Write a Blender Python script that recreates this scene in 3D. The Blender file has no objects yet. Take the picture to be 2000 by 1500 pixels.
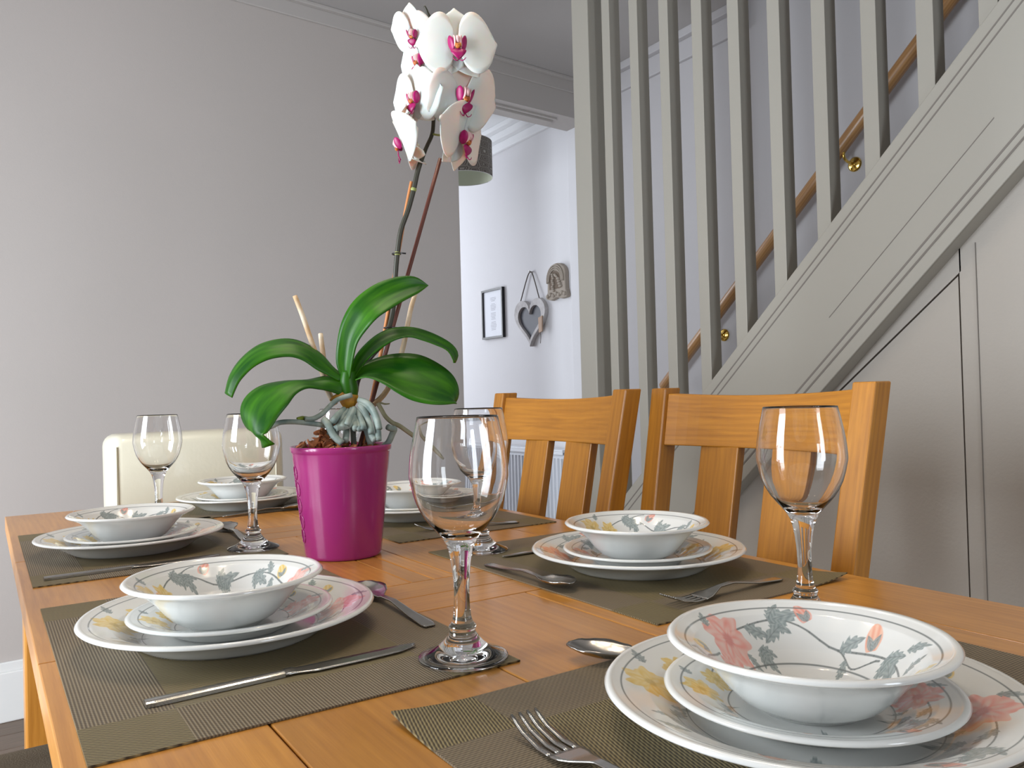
import bpy, bmesh, math, random
import numpy as np
from mathutils import Vector, Matrix, Euler
random.seed(7)
C = bpy.context.scene.collection
T = 0.76            # height of the table top; other heights below are given from it
PI = math.pi
R_ = math.radians

# ------------------------------------------------------------------ camera
cam_d = bpy.data.cameras.new('camera'); cam = bpy.data.objects.new('camera', cam_d); C.objects.link(cam)
cam_d.lens = 28.08; cam_d.sensor_width = 36.0; cam_d.clip_start = 0.02
_X = Vector((0.832529, 0.012735, -0.553835)); _Y = Vector((-0.553386, -0.027216, -0.832480)); _Z = Vector((-0.025675, 0.999548, -0.015610))
_m = Matrix(((_X[0], _X[1], _X[2]), (_Y[0], _Y[1], _Y[2]), (_Z[0], _Z[1], _Z[2]))).to_4x4()
_m.translation = Vector((0, 0, T + 0.215))
cam.matrix_world = _m
bpy.context.scene.camera = cam

# ------------------------------------------------------------------ view, world, lights
vs = bpy.context.scene.view_settings
vs.view_transform = 'Standard'; vs.look = 'None'; vs.gamma = 1.0; vs.use_curve_mapping = False
vs.exposure = 0.12
w = bpy.data.worlds.new('world'); bpy.context.scene.world = w; w.use_nodes = True
w.node_tree.nodes['Background'].inputs[0].default_value = (0.75, 0.85, 1.0, 1)
w.node_tree.nodes['Background'].inputs[1].default_value = 1.0

def area(name, loc, target, sx, sy, power, color):
    l = bpy.data.lights.new(name, 'AREA'); l.shape = 'RECTANGLE'; l.size = sx; l.size_y = sy
    l.energy = power; l.color = color
    o = bpy.data.objects.new(name, l); C.objects.link(o)
    o.location = loc
    d = Vector(target) - Vector(loc)
    o.rotation_euler = d.to_track_quat('-Z', 'Y').to_euler()
    return o
area('garden_daylight', (0.75, -2.16, T + 0.45), (0.75, 1.0, T + 0.30), 0.5, 1.5, 20, (0.86, 0.93, 1.0))
area('side_daylight', (-1.57, 1.20, T + 0.22), (0.6, 1.35, T + 0.15), 0.9, 1.7, 96, (0.86, 0.93, 1.0))
area('hall_daylight', (1.45, 5.6, T + 0.7), (2.3, 3.6, T + 0.6), 1.0, 1.6, 44, (0.88, 0.93, 1.0))
area('landing_fill', (2.05, 0.2, T + 3.1), (2.05, 0.9, T + 0.5), 0.6, 1.2, 2.5, (0.95, 0.96, 1.0))  # unseen fill lamp added to brighten the stairwell

# ------------------------------------------------------------------ helpers
def obj_from_bm(name, bm, mat, parent=None, smooth=False):
    me = bpy.data.meshes.new(name); bm.to_mesh(me); bm.free()
    o = bpy.data.objects.new(name, me); C.objects.link(o)
    for m in (mat if isinstance(mat, (list, tuple)) else [mat]): me.materials.append(m)
    if smooth:
        me.polygons.foreach_set('use_smooth', [True] * len(me.polygons))
    if parent: o.parent = parent
    return o
def bevel(o, w_=0.002, seg=2):
    b = o.modifiers.new('bevel', 'BEVEL'); b.width = w_; b.segments = seg; b.limit_method = 'ANGLE'; b.angle_limit = R_(40)
    return o
def thing(name, label, cat, loc=(0, 0, 0), rotz=0.0, group=None):
    o = bpy.data.objects.new(name, None); C.objects.link(o); o.empty_display_size = 0.05
    o.location = loc; o.rotation_euler = (0, 0, rotz)
    return tag(o, label, cat, group)
def tag(o, label=None, cat=None, group=None, kind=None):
    if label: o['label'] = label
    if cat: o['category'] = cat
    if group: o['group'] = group
    if kind: o['kind'] = kind
    return o
def copy_tree(o, parent=None):
    c = o.copy(); C.objects.link(c); c.parent = parent
    for ch in list(o.children): copy_tree(ch, c)
    return c
def box(bm, p0, p1, axis=0, tone=None, fn=None):
    """a box with wood-grain UVs running along the given axis"""
    uv = bm.loops.layers.uv.verify()
    tl = bm.loops.layers.float_color.get('tone') or bm.loops.layers.float_color.new('tone')
    tn = random.random() if tone is None else tone
    ox, oy = random.uniform(0, 9), random.uniform(0, 9)
    x0, y0, z0 = p0; x1, y1, z1 = p1
    cs = [(x0, y0, z0), (x1, y0, z0), (x1, y1, z0), (x0, y1, z0), (x0, y0, z1), (x1, y0, z1), (x1, y1, z1), (x0, y1, z1)]
    vs_ = [bm.verts.new(c) for c in cs]
    for idx, nax in (((0, 3, 2, 1), 2), ((4, 5, 6, 7), 2), ((0, 1, 5, 4), 1), ((2, 3, 7, 6), 1), ((1, 2, 6, 5), 0), ((3, 0, 4, 7), 0)):
        f = bm.faces.new([vs_[i] for i in idx])
        oth = [a for a in (0, 1, 2) if a != nax]
        if axis in oth: ua = axis; va = [a for a in oth if a != axis][0]; k = 1.0
        else: ua, va = oth; k = 0.4
        for lp in f.loops:
            co = lp.vert.co
            lp[uv].uv = (co[ua] * k + ox, co[va] + oy + nax * 1.7)
            lp[tl] = (tn, tn, tn, 1)
    if fn:
        for v in vs_: v.co = Vector(fn(v.co))
    return vs_
def prism(bm, pts, axis, a0, a1):
    """extrude a 2D polygon along an axis; pts are the two other coordinates in axis order"""
    def mk(p, a):
        if axis == 0: return (a, p[0], p[1])
        if axis == 1: return (p[0], a, p[1])
        return (p[0], p[1], a)
    A = [bm.verts.new(mk(p, a0)) for p in pts]; B = [bm.verts.new(mk(p, a1)) for p in pts]
    n = len(pts); bm.faces.new(A); bm.faces.new(list(reversed(B)))
    for i in range(n):
        bm.faces.new((A[i], B[i], B[(i + 1) % n], A[(i + 1) % n]))
    bmesh.ops.recalc_face_normals(bm, faces=bm.faces[:])
def tube(bm, pts, rads, seg=10, cap=True, sub=4):
    P = [Vector(p) for p in pts]
    if not isinstance(rads, (list, tuple)): rads = [rads] * len(P)
    if sub > 1 and len(P) > 2:
        Q = []; RR = []
        for i in range(len(P) - 1):
            p0 = P[max(i - 1, 0)]; p1 = P[i]; p2 = P[i + 1]; p3 = P[min(i + 2, len(P) - 1)]
            for k in range(sub):
                t = k / sub
                Q.append(0.5 * ((2 * p1) + (-p0 + p2) * t + (2 * p0 - 5 * p1 + 4 * p2 - p3) * t * t + (-p0 + 3 * p1 - 3 * p2 + p3) * t ** 3))
                RR.append(rads[i] * (1 - t) + rads[i + 1] * t)
        Q.append(P[-1]); RR.append(rads[-1]); P, rads = Q, RR
    rings = []; up = None
    for i, p in enumerate(P):
        d = (P[min(i + 1, len(P) - 1)] - P[max(i - 1, 0)]).normalized()
        if up is None:
            up = d.orthogonal().normalized()
        up = (up - d * up.dot(d)).normalized(); s = d.cross(up)
        rings.append([bm.verts.new(p + (up * math.cos(2 * PI * k / seg) + s * math.sin(2 * PI * k / seg)) * rads[i]) for k in range(seg)])
    for a, b in zip(rings, rings[1:]):
        for k in range(seg):
            bm.faces.new((a[k], a[(k + 1) % seg], b[(k + 1) % seg], b[k]))
    if cap:
        bm.faces.new(list(reversed(rings[0]))); bm.faces.new(rings[-1])
def lathe(bm, prof, seg=64, closed=False):
    rings = []
    for r, z in prof:
        if r < 1e-6: rings.append([bm.verts.new((0, 0, z))])
        else: rings.append([bm.verts.new((r * math.cos(2 * PI * k / seg), r * math.sin(2 * PI * k / seg), z)) for k in range(seg)])
    pairs = list(zip(rings, rings[1:]))
    if closed: pairs.append((rings[-1], rings[0]))
    for a, b in pairs:
        for k in range(seg):
            k2 = (k + 1) % seg
            if len(a) == 1 and len(b) == 1: continue
            if len(a) == 1: bm.faces.new((a[0], b[k], b[k2]))
            elif len(b) == 1: bm.faces.new((a[k], b[0], a[k2]))
            else: bm.faces.new((a[k], b[k], b[k2], a[k2]))
    bmesh.ops.recalc_face_normals(bm, faces=bm.faces[:])
def smooth_line(pts, n):
    """Catmull-Rom resample of a 3D polyline to n points, even in arc length"""
    P = [Vector(p) for p in pts]; Q = []
    for i in range(len(P) - 1):
        p0 = P[max(i - 1, 0)]; p1 = P[i]; p2 = P[i + 1]; p3 = P[min(i + 2, len(P) - 1)]
        for k in range(8):
            t = k / 8
            Q.append(0.5 * ((2 * p1) + (-p0 + p2) * t + (2 * p0 - 5 * p1 + 4 * p2 - p3) * t * t + (-p0 + 3 * p1 - 3 * p2 + p3) * t ** 3))
    Q.append(P[-1])
    L = [0]
    for a, b in zip(Q, Q[1:]): L.append(L[-1] + (b - a).length)
    out = []; j = 0
    for i in range(n):
        s = L[-1] * i / (n - 1)
        while j < len(Q) - 2 and L[j + 1] < s: j += 1
        t = (s - L[j]) / max(L[j + 1] - L[j], 1e-9)
        out.append(Q[j].lerp(Q[j + 1], min(max(t, 0), 1)))
    return out

# ------------------------------------------------------------------ materials
def mat(name, color=(0.8, 0.8, 0.8), rough=0.5, metal=0.0, spec=0.5, coat=0.0, bump=None, noise=None, sss=0.0, trans=0.0, ior=1.45):
    m = bpy.data.materials.new(name); m.use_nodes = True; nt = m.node_tree; b = nt.nodes['Principled BSDF']
    b.inputs['Base Color'].default_value = (*color, 1); b.inputs['Roughness'].default_value = rough
    b.inputs['Metallic'].default_value = metal; b.inputs['Specular IOR Level'].default_value = spec
    b.inputs['Coat Weight'].default_value = coat; b.inputs['Coat Roughness'].default_value = 0.08
    b.inputs['Transmission Weight'].default_value = trans; b.inputs['IOR'].default_value = ior
    if sss: b.inputs['Subsurface Weight'].default_value = sss; b.inputs['Subsurface Scale'].default_value = 0.01
    if noise:   # (scale, second colour)
        tc = nt.nodes.new('ShaderNodeTexCoord'); n = nt.nodes.new('ShaderNodeTexNoise'); n.inputs['Scale'].default_value = noise[0]
        n.inputs['Detail'].default_value = 5
        mx = nt.nodes.new('ShaderNodeMix'); mx.data_type = 'RGBA'
        nt.links.new(tc.outputs['Object'], n.inputs['Vector']); 
        rp = nt.nodes.new('ShaderNodeValToRGB'); rp.color_ramp.elements[0].position = 0.35; rp.color_ramp.elements[1].position = 0.65
        nt.links.new(n.outputs['Fac'], rp.inputs[0]); nt.links.new(rp.outputs[0], mx.inputs[0])
        mx.inputs[6].default_value = (*color, 1); mx.inputs[7].default_value = (*noise[1], 1)
        nt.links.new(mx.outputs[2], b.inputs['Base Color'])
    if bump:    # (scale, strength)
        tc = nt.nodes.new('ShaderNodeTexCoord'); n = nt.nodes.new('ShaderNodeTexNoise'); n.inputs['Scale'].default_value = bump[0]
        n.inputs['Detail'].default_value = 4
        bp = nt.nodes.new('ShaderNodeBump'); bp.inputs['Strength'].default_value = bump[1]; bp.inputs['Distance'].default_value = 0.002
        nt.links.new(tc.outputs['Object'], n.inputs['Vector']); nt.links.new(n.outputs['Fac'], bp.inputs['Height'])
        nt.links.new(bp.outputs[0], b.inputs['Normal'])
    return m
def wood(name, dark, light, rough=0.35, coat=0.35, toneamt=0.35, ring=1.0, wave=0.35):
    m = bpy.data.materials.new(name); m.use_nodes = True; nt = m.node_tree; b = nt.nodes['Principled BSDF']; N = nt.nodes.new; L = nt.links.new
    uv = N('ShaderNodeUVMap')
    mp = N('ShaderNodeMapping'); mp.inputs['Scale'].default_value = (2.2, 26 * ring, 1); L(uv.outputs[0], mp.inputs[0])
    n1 = N('ShaderNodeTexNoise'); n1.inputs['Scale'].default_value = 2.2; n1.inputs['Detail'].default_value = 6; n1.inputs['Distortion'].default_value = 1.2; L(mp.outputs[0], n1.inputs[0])
    mp2 = N('ShaderNodeMapping'); mp2.inputs['Scale'].default_value = (14, 420, 1); L(uv.outputs[0], mp2.inputs[0])
    n2 = N('ShaderNodeTexNoise'); n2.inputs['Scale'].default_value = 1.6; n2.inputs['Detail'].default_value = 3; L(mp2.outputs[0], n2.inputs[0])
    wv = N('ShaderNodeTexWave'); wv.wave_type = 'BANDS'; wv.bands_direction = 'Y'; wv.inputs['Scale'].default_value = 1.3; wv.inputs['Distortion'].default_value = 9; wv.inputs['Detail'].default_value = 3; wv.inputs['Detail Scale'].default_value = 0.6
    L(mp.outputs[0], wv.inputs[0])
    a1 = N('ShaderNodeMix'); a1.inputs[0].default_value = wave; L(n1.outputs['Fac'], a1.inputs[2]); L(wv.outputs['Fac'], a1.inputs[3])
    a2 = N('ShaderNodeMix'); a2.inputs[0].default_value = 0.28; L(a1.outputs[0], a2.inputs[2]); L(n2.outputs['Fac'], a2.inputs[3])
    rp = N('ShaderNodeValToRGB'); rp.color_ramp.elements[0].position = 0.22; rp.color_ramp.elements[0].color = (*dark, 1)
    rp.color_ramp.elements[1].position = 0.75; rp.color_ramp.elements[1].color = (*light, 1)
    L(a2.outputs[0], rp.inputs[0])
    at = N('ShaderNodeAttribute'); at.attribute_name = 'tone'
    mr = N('ShaderNodeMapRange'); mr.inputs['To Min'].default_value = 1 - toneamt * 0.6; mr.inputs['To Max'].default_value = 1 + toneamt * 0.4; L(at.outputs['Fac'], mr.inputs[0])
    ml = N('ShaderNodeVectorMath'); ml.operation = 'SCALE'; L(rp.outputs[0], ml.inputs[0]); L(mr.outputs[0], ml.inputs['Scale'])
    L(ml.outputs[0], b.inputs['Base Color'])
    b.inputs['Roughness'].default_value = rough; b.inputs['Coat Weight'].default_value = coat; b.inputs['Coat Roughness'].default_value = 0.22
    bp = N('ShaderNodeBump'); bp.inputs['Strength'].default_value = 0.12; bp.inputs['Distance'].default_value = 0.0006
    L(n2.outputs['Fac'], bp.inputs['Height']); L(bp.outputs[0], b.inputs['Normal'])
    return m
M = {}
M['beige'] = mat('beige_wall_paint', (0.50, 0.455, 0.43), 0.75, bump=(180, 0.12), noise=(1.4, (0.48, 0.44, 0.415)))
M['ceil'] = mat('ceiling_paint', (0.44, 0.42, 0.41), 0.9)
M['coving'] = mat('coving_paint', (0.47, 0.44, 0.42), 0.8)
M['hall'] = mat('white_wall_paint', (0.71, 0.705, 0.725), 0.85, bump=(90, 0.15))
M['stairwall'] = mat('stairwell_wall_grey', (0.49, 0.475, 0.485), 0.85, bump=(90, 0.15))  # greyer and darker than the hall stretch of this wall
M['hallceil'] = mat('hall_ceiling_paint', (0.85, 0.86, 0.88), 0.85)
M['white'] = mat('white_gloss_paint', (0.78, 0.78, 0.77), 0.35)
M['stair'] = mat('stair_satin_paint', (0.365, 0.345, 0.30), 0.45, bump=(60, 0.1))
M['spandrel'] = mat('understair_paint', (0.44, 0.405, 0.36), 0.6, bump=(140, 0.2))
M['groove'] = mat('groove_shadow_paint', (0.20, 0.18, 0.16), 0.8)
M['dark'] = mat('cupboard_shade_black', (0.02, 0.018, 0.015), 0.9)
M['oak'] = wood('golden_oak', (0.30, 0.105, 0.007), (0.58, 0.245, 0.020), 0.42, 0.12, 0.25, wave=0.12)
M['tableoak'] = wood('table_oak', (0.38, 0.145, 0.018), (0.64, 0.285, 0.048), 0.32, 0.35, 0.28, wave=0.12)
M['rail'] = wood('handrail_pine', (0.36, 0.17, 0.06), (0.58, 0.32, 0.13), 0.4, 0.2)
M['floor'] = wood('dark_wood_floor', (0.10, 0.065, 0.045), (0.24, 0.17, 0.12), 0.5, 0.1)
M['steel'] = mat('brushed_steel', (0.42, 0.41, 0.39), 0.24, 1.0)
M['brass'] = mat('polished_brass', (0.75, 0.50, 0.12), 0.15, 1.0)
M['leather'] = mat('cream_leather', (0.70, 0.67, 0.54), 0.32, coat=0.2, bump=(120, 0.15))
M['seat'] = mat('olive_seat_fabric', (0.17, 0.145, 0.10), 0.8, bump=(400, 0.4))
M['pot'] = mat('magenta_pot_glaze', (0.34, 0.024, 0.165), 0.22, coat=0.4)
M['soil'] = mat('dark_bark_soil', (0.035, 0.018, 0.012), 0.95)
M['bark'] = mat('orchid_bark', (0.48, 0.165, 0.055), 0.85, noise=(90, (0.12, 0.04, 0.018)), bump=(200, 0.6))
M['root'] = mat('orchid_root', (0.19, 0.255, 0.235), 0.55, noise=(55, (0.38, 0.44, 0.39)))
M['rootg'] = mat('brown_green_root', (0.30, 0.28, 0.16), 0.6, noise=(60, (0.42, 0.38, 0.26)))
M['roottip'] = mat('green_root_tip', (0.22, 0.28, 0.03), 0.4)
M['sheath'] = mat('yellow_leaf_sheath', (0.62, 0.34, 0.02), 0.6, noise=(70, (0.40, 0.18, 0.03)))
M['stem'] = mat('dark_flower_stem', (0.050, 0.048, 0.034), 0.4)
M['pedicel'] = mat('green_pedicel', (0.34, 0.38, 0.12), 0.45)
M['bamboo'] = mat('brown_stake', (0.15, 0.045, 0.03), 0.45)
M['orange_stake'] = mat('orange_stake', (0.62, 0.24, 0.08), 0.5)
M['deadstem'] = mat('dry_stem', (0.78, 0.66, 0.50), 0.7, noise=(40, (0.60, 0.40, 0.22)))
M['petal'] = mat('white_petal', (0.72, 0.69, 0.655), 0.55, sss=0.35)
M['lip'] = mat('magenta_lip', (0.42, 0.005, 0.135), 0.4, noise=(120, (0.30, 0.003, 0.09)))
M['column'] = mat('pink_column', (0.80, 0.50, 0.50), 0.5)
M['callus'] = mat('orange_callus', (0.72, 0.28, 0.04), 0.5, noise=(300, (0.30, 0.03, 0.02)))
M['black'] = mat('black_frame_paint', (0.02, 0.02, 0.022), 0.35)
M['paper'] = mat('white_paper', (0.58, 0.60, 0.66), 0.4)
M['ink'] = mat('grey_print', (0.33, 0.33, 0.38), 0.6)
M['slate'] = mat('blackboard_slate', (0.10, 0.105, 0.125), 0.55)
M['driftwood'] = mat('whitewashed_wood', (0.62, 0.60, 0.60), 0.8, noise=(25, (0.45, 0.43, 0.43)), bump=(60, 0.4))
M['rawwood'] = mat('bare_pale_wood', (0.48, 0.34, 0.25), 0.7)
M['cord'] = mat('grey_cord', (0.14, 0.12, 0.11), 0.9)
M['carved'] = mat('carved_stone', (0.36, 0.31, 0.26), 0.8, bump=(60, 0.5))
M['carvedark'] = mat('carved_recess_shade', (0.16, 0.12, 0.09), 0.9)
M['radiator'] = mat('radiator_enamel', (0.72, 0.75, 0.80), 0.3)
M['glass'] = mat('clear_glass', (1, 1, 1), 0.0, trans=1.0, ior=1.48)
M['lampcloth'] = None
M['lining'] = mat('pale_shade_lining', (0.55, 0.58, 0.46), 0.8)
M['metalwhite'] = mat('white_lamp_metal', (0.8, 0.8, 0.8), 0.4)
def emis(name, col, s):
    m = bpy.data.materials.new(name); m.use_nodes = True; nt = m.node_tree; nt.nodes.clear()
    e = nt.nodes.new('ShaderNodeEmission'); e.inputs[0].default_value = (*col, 1); e.inputs[1].default_value = s
    o = nt.nodes.new('ShaderNodeOutputMaterial'); nt.links.new(e.outputs[0], o.inputs[0]); return m
M['bulb'] = emis('warm_bulb', (1.0, 0.80, 0.56), 40.0)

def leaf_material():
    m = bpy.data.materials.new('orchid_leaf_green'); m.use_nodes = True; nt = m.node_tree; b = nt.nodes['Principled BSDF']; N = nt.nodes.new; L = nt.links.new
    uv = N('ShaderNodeUVMap'); n = N('ShaderNodeTexNoise'); n.inputs['Scale'].default_value = 3.0; n.inputs['Detail'].default_value = 3
    mp = N('ShaderNodeMapping'); mp.inputs['Scale'].default_value = (1.0, 1.6, 1); L(uv.outputs[0], mp.inputs[0]); L(mp.outputs[0], n.inputs[0])
    rp = N('ShaderNodeValToRGB'); e = rp.color_ramp.elements
    e[0].position = 0.35; e[0].color = (0.005, 0.070, 0.001, 1); e[1].position = 0.80; e[1].color = (0.052, 0.20, 0.003, 1)
    L(n.outputs['Fac'], rp.inputs[0]); L(rp.outputs[0], b.inputs['Base Color'])
    b.inputs['Roughness'].default_value = 0.40; b.inputs['Specular IOR Level'].default_value = 0.28; b.inputs['Coat Weight'].default_value = 0.0; b.inputs['Coat Roughness'].default_value = 0.2
    
    return m
M['leaf'] = leaf_material()

def mat_weave():
    """woven vinyl: blocks of fine ribs that change direction from block to block"""
    m = bpy.data.materials.new('woven_placemat'); m.use_nodes = True; nt = m.node_tree; b = nt.nodes['Principled BSDF']; N = nt.nodes.new; L = nt.links.new
    tc = N('ShaderNodeTexCoord'); sp = N('ShaderNodeSeparateXYZ'); L(tc.outputs['Object'], sp.inputs[0])
    def math_(op, a, b_=None, c=None):
        n = N('ShaderNodeMath'); n.operation = op
        for i, v in enumerate((a, b_, c)):
            if v is None: continue
            if isinstance(v, (int, float)): n.inputs[i].default_value = v
            else: L(v, n.inputs[i])
        return n.outputs[0]
    ax = math_('ABSOLUTE', sp.outputs[0]); ay = math_('ABSOLUTE', sp.outputs[1])
    bx = math_('GREATER_THAN', ax, 0.094); by = math_('GREATER_THAN', ay, 0.162)
    par = math_('ABSOLUTE', math_('SUBTRACT', bx, by))
    co = N('ShaderNodeMix'); L(par, co.inputs[0])
    # ribs across the mat in the centre and corners, along it in the side strips
    L(math_('ADD', sp.outputs[1], math_('MULTIPLY', sp.outputs[0], 0.25)), co.inputs[2]); L(sp.outputs[0], co.inputs[3])
    rib = math_('SINE', math_('MULTIPLY', co.outputs[0], 2 * PI / 0.0024))
    rib01 = math_('MULTIPLY_ADD', rib, 0.5, 0.5)
    cross = math_('MULTIPLY_ADD', math_('SINE', math_('MULTIPLY', math_('ADD', sp.outputs[0], sp.outputs[1]), 2 * PI / 0.0045)), 0.15, 0.0)
    f = math_('ADD', rib01, cross)
    m1 = N('ShaderNodeMix'); m1.data_type = 'RGBA'; L(f, m1.inputs[0]); m1.inputs[6].default_value = (0.040, 0.028, 0.014, 1); m1.inputs[7].default_value = (0.27, 0.215, 0.10, 1)
    m2 = N('ShaderNodeMix'); m2.data_type = 'RGBA'; L(f, m2.inputs[0]); m2.inputs[6].default_value = (0.085, 0.062, 0.038, 1); m2.inputs[7].default_value = (0.235, 0.185, 0.115, 1)
    m3 = N('ShaderNodeMix'); m3.data_type = 'RGBA'; L(par, m3.inputs[0]); L(m1.outputs[2], m3.inputs[6]); L(m2.outputs[2], m3.inputs[7])
    L(m3.outputs[2], b.inputs['Base Color']); b.inputs['Roughness'].default_value = 0.55
    bp = N('ShaderNodeBump'); bp.inputs['Strength'].default_value = 0.5; bp.inputs['Distance'].default_value = 0.0006
    L(f, bp.inputs['Height']); L(bp.outputs[0], b.inputs['Normal'])
    return m
M['weave'] = mat_weave()
def mat_china():
    m = bpy.data.materials.new('glazed_china'); m.use_nodes = True; nt = m.node_tree; b = nt.nodes['Principled BSDF']
    a = nt.nodes.new('ShaderNodeAttribute'); a.attribute_name = 'pattern'; nt.links.new(a.outputs['Color'], b.inputs['Base Color'])
    b.inputs['Roughness'].default_value = 0.16; b.inputs['Coat Weight'].default_value = 0.5; b.inputs['Coat Roughness'].default_value = 0.04
    return m
M['china'] = mat_china()
def mat_lampshade():
    m = bpy.data.materials.new('hexagon_print_shade'); m.use_nodes = True; nt = m.node_tree; b = nt.nodes['Principled BSDF']; N = nt.nodes.new; L = nt.links.new
    uv = N('ShaderNodeUVMap'); mp = N('ShaderNodeMapping'); mp.inputs['Scale'].default_value = (14, 6, 1); L(uv.outputs[0], mp.inputs[0])
    vo = N('ShaderNodeTexVoronoi'); vo.feature = 'DISTANCE_TO_EDGE'; vo.inputs['Scale'].default_value = 1.0; vo.inputs['Randomness'].default_value = 0.25; L(mp.outputs[0], vo.inputs[0])
    wn = N('ShaderNodeMath'); wn.operation = 'MULTIPLY'; L(vo.outputs[0], wn.inputs[0]); wn.inputs[1].default_value = 40
    sn = N('ShaderNodeMath'); sn.operation = 'SINE'; L(wn.outputs[0], sn.inputs[0])
    rp = N('ShaderNodeValToRGB'); rp.color_ramp.elements[0].position = 0.55; rp.color_ramp.elements[1].position = 0.9
    rp.color_ramp.elements[0].color = (0.13, 0.11, 0.095, 1); rp.color_ramp.elements[1].color = (0.42, 0.40, 0.35, 1)
    L(sn.outputs[0], rp.inputs[0]); L(rp.outputs[0], b.inputs['Base Color']); b.inputs['Roughness'].default_value = 0.85
    return m
M['lampcloth'] = mat_lampshade()

# ------------------------------------------------------------------ the room
def struct(name, boxes, m, bev=0.0):
    bm = bmesh.new()
    for p0, p1, *ax in boxes:
        box(bm, (p0[0], p0[1], p0[2] + T), (p1[0], p1[1], p1[2] + T), ax[0] if ax else 0)
    o = obj_from_bm(name, bm, m); o['kind'] = 'structure'
    if bev: bevel(o, bev)
    return o
XW = 2.60           # wall behind the stairs and along the hall
XS = 1.65           # middle plane of the balustrade
FL = -0.76
CZ = 1.79           # dining-room ceiling
HZ = 1.79           # hall ceiling
TH = R_(3.15)       # the long beige wall stands a little off square
def rotwall(v):     # wall coordinates: x along the wall, y through it, origin at its left end
    return Vector((v[0] * math.cos(TH) - v[1] * math.sin(TH), 2.985 + v[0] * math.sin(TH) + v[1] * math.cos(TH), v[2]))
def wallstruct(name, boxes, m, bev=0):
    bm = bmesh.new()
    for p0, p1 in boxes: box(bm, (p0[0], p0[1], p0[2] + T), (p1[0], p1[1], p1[2] + T), 0, fn=rotwall)
    o = obj_from_bm(name, bm, m); o['kind'] = 'structure'
    if bev: bevel(o, bev)
    return o
# floor boards
bmf = bmesh.new()
y = -2.3; k = 0
while y < 5.8:
    box(bmf, (-1.7, y, FL + T - 0.02), (XW + 0.1, y + 0.118, FL + T), 0); y += 0.12
fl = obj_from_bm('floor', bmf, M['floor']); fl['kind'] = 'structure'; bevel(fl, 0.0015, 1)
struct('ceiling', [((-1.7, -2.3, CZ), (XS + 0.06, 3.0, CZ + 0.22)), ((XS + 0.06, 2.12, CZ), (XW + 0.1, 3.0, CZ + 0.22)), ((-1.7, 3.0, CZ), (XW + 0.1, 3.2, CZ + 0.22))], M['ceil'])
struct('ceiling_hall', [((0.7, 3.2, HZ), (XW + 0.1, 5.8, HZ + 0.1))], M['hallceil'])
wallstruct('wall_back', [((-1.75, 0, FL), (1.795, 0.15, CZ))], M['beige'])
wallstruct('trim_beam', [((1.795, 0.0, 1.60), (2.62, 0.17, CZ)), ], M['coving'])
wallstruct('trim_beam_moulding', [((1.80, 0.045, 1.592), (2.42, 0.06, 1.6005)), ((1.80, 0.078, 1.588), (2.42, 0.118, 1.6005))], M['coving'], 0.002)
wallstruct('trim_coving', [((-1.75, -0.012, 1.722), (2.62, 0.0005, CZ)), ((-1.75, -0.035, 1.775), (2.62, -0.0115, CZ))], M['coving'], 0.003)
wallstruct('baseboard_back', [((-1.75, -0.018, FL), (1.795, 0.0005, FL + 0.155)), ((-1.75, -0.011, FL + 0.154), (1.795, 0.0005, FL + 0.185))], M['white'], 0.004)
struct('wall_hall', [((XW, 3.14, FL), (XW + 0.1, 5.8, 3.4))], M['hall'])
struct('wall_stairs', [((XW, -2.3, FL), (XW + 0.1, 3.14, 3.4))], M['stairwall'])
struct('trim_hall_nib', [((XW - 0.02, 3.14, FL), (XW + 0.001, 3.30, 1.605))], M['hall'], 0.004)
struct('wall_hall_left', [((0.75, 3.25, FL), (0.85, 5.8, HZ))], M['hall'])
struct('wall_hall_end', [((0.75, 5.7, FL), (XW + 0.1, 5.8, HZ))], M['hall'])
struct('trim_hall_coving', [((XW - 0.10, 3.31, 1.762), (XW + 0.001, 5.7, HZ + 0.001)), ((XW - 0.06, 3.31, 1.722), (XW + 0.001, 5.7, 1.763)), ((XW - 0.022, 3.31, 1.672), (XW + 0.001, 5.7, 1.723)),
   ], M['hallceil'], 0.006)
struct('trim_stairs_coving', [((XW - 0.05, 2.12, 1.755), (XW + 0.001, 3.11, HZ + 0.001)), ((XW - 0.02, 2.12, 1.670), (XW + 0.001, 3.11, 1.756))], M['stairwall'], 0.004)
struct('wall_left', [((-1.7, -2.3, FL), (-1.6, 0.70, CZ)), ((-1.7, 1.70, FL), (-1.6, 3.0, CZ)), ((-1.7, 0.70, FL), (-1.6, 1.70, -0.68)), ((-1.7, 0.70, 1.15), (-1.6, 1.70, CZ))], M['beige'])
struct('wall_near', [((-1.7, -2.3, FL), (0.45, -2.2, CZ)), ((1.05, -2.3, FL), (XW + 0.1, -2.2, 3.4)), ((0.45, -2.3, 1.35), (1.05, -2.2, CZ))], M['beige'])
struct('window_1', [((0.45, -2.27, FL), (0.50, -2.21, 1.35), 2), ((1.00, -2.27, FL), (1.05, -2.21, 1.35), 2), ((0.50, -2.27, 1.30), (1.00, -2.21, 1.35)), ((0.50, -2.27, FL), (1.00, -2.21, FL + 0.12))], M['white'], 0.003)
struct('window_2', [((-1.68, 0.70, -0.68), (-1.62, 0.75, 1.15), 2), ((-1.68, 1.65, -0.68), (-1.62, 1.70, 1.15), 2), ((-1.68, 0.75, -0.68), (-1.62, 1.65, -0.62)), ((-1.68, 0.75, 1.10), (-1.62, 1.65, 1.15))], M['white'], 0.003)
# stair well above
struct('wall_landing', [((XS - 0.04, -2.3, CZ + 0.22), (XS + 0.06, 2.12, 3.4)), ((XS - 0.04, 2.12, HZ + 0.32), (XW + 0.1, 2.22, 3.4)), ((XS + 0.06, -2.3, 3.4), (XW + 0.1, 2.22, 3.5))], M['stairwall'])

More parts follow.
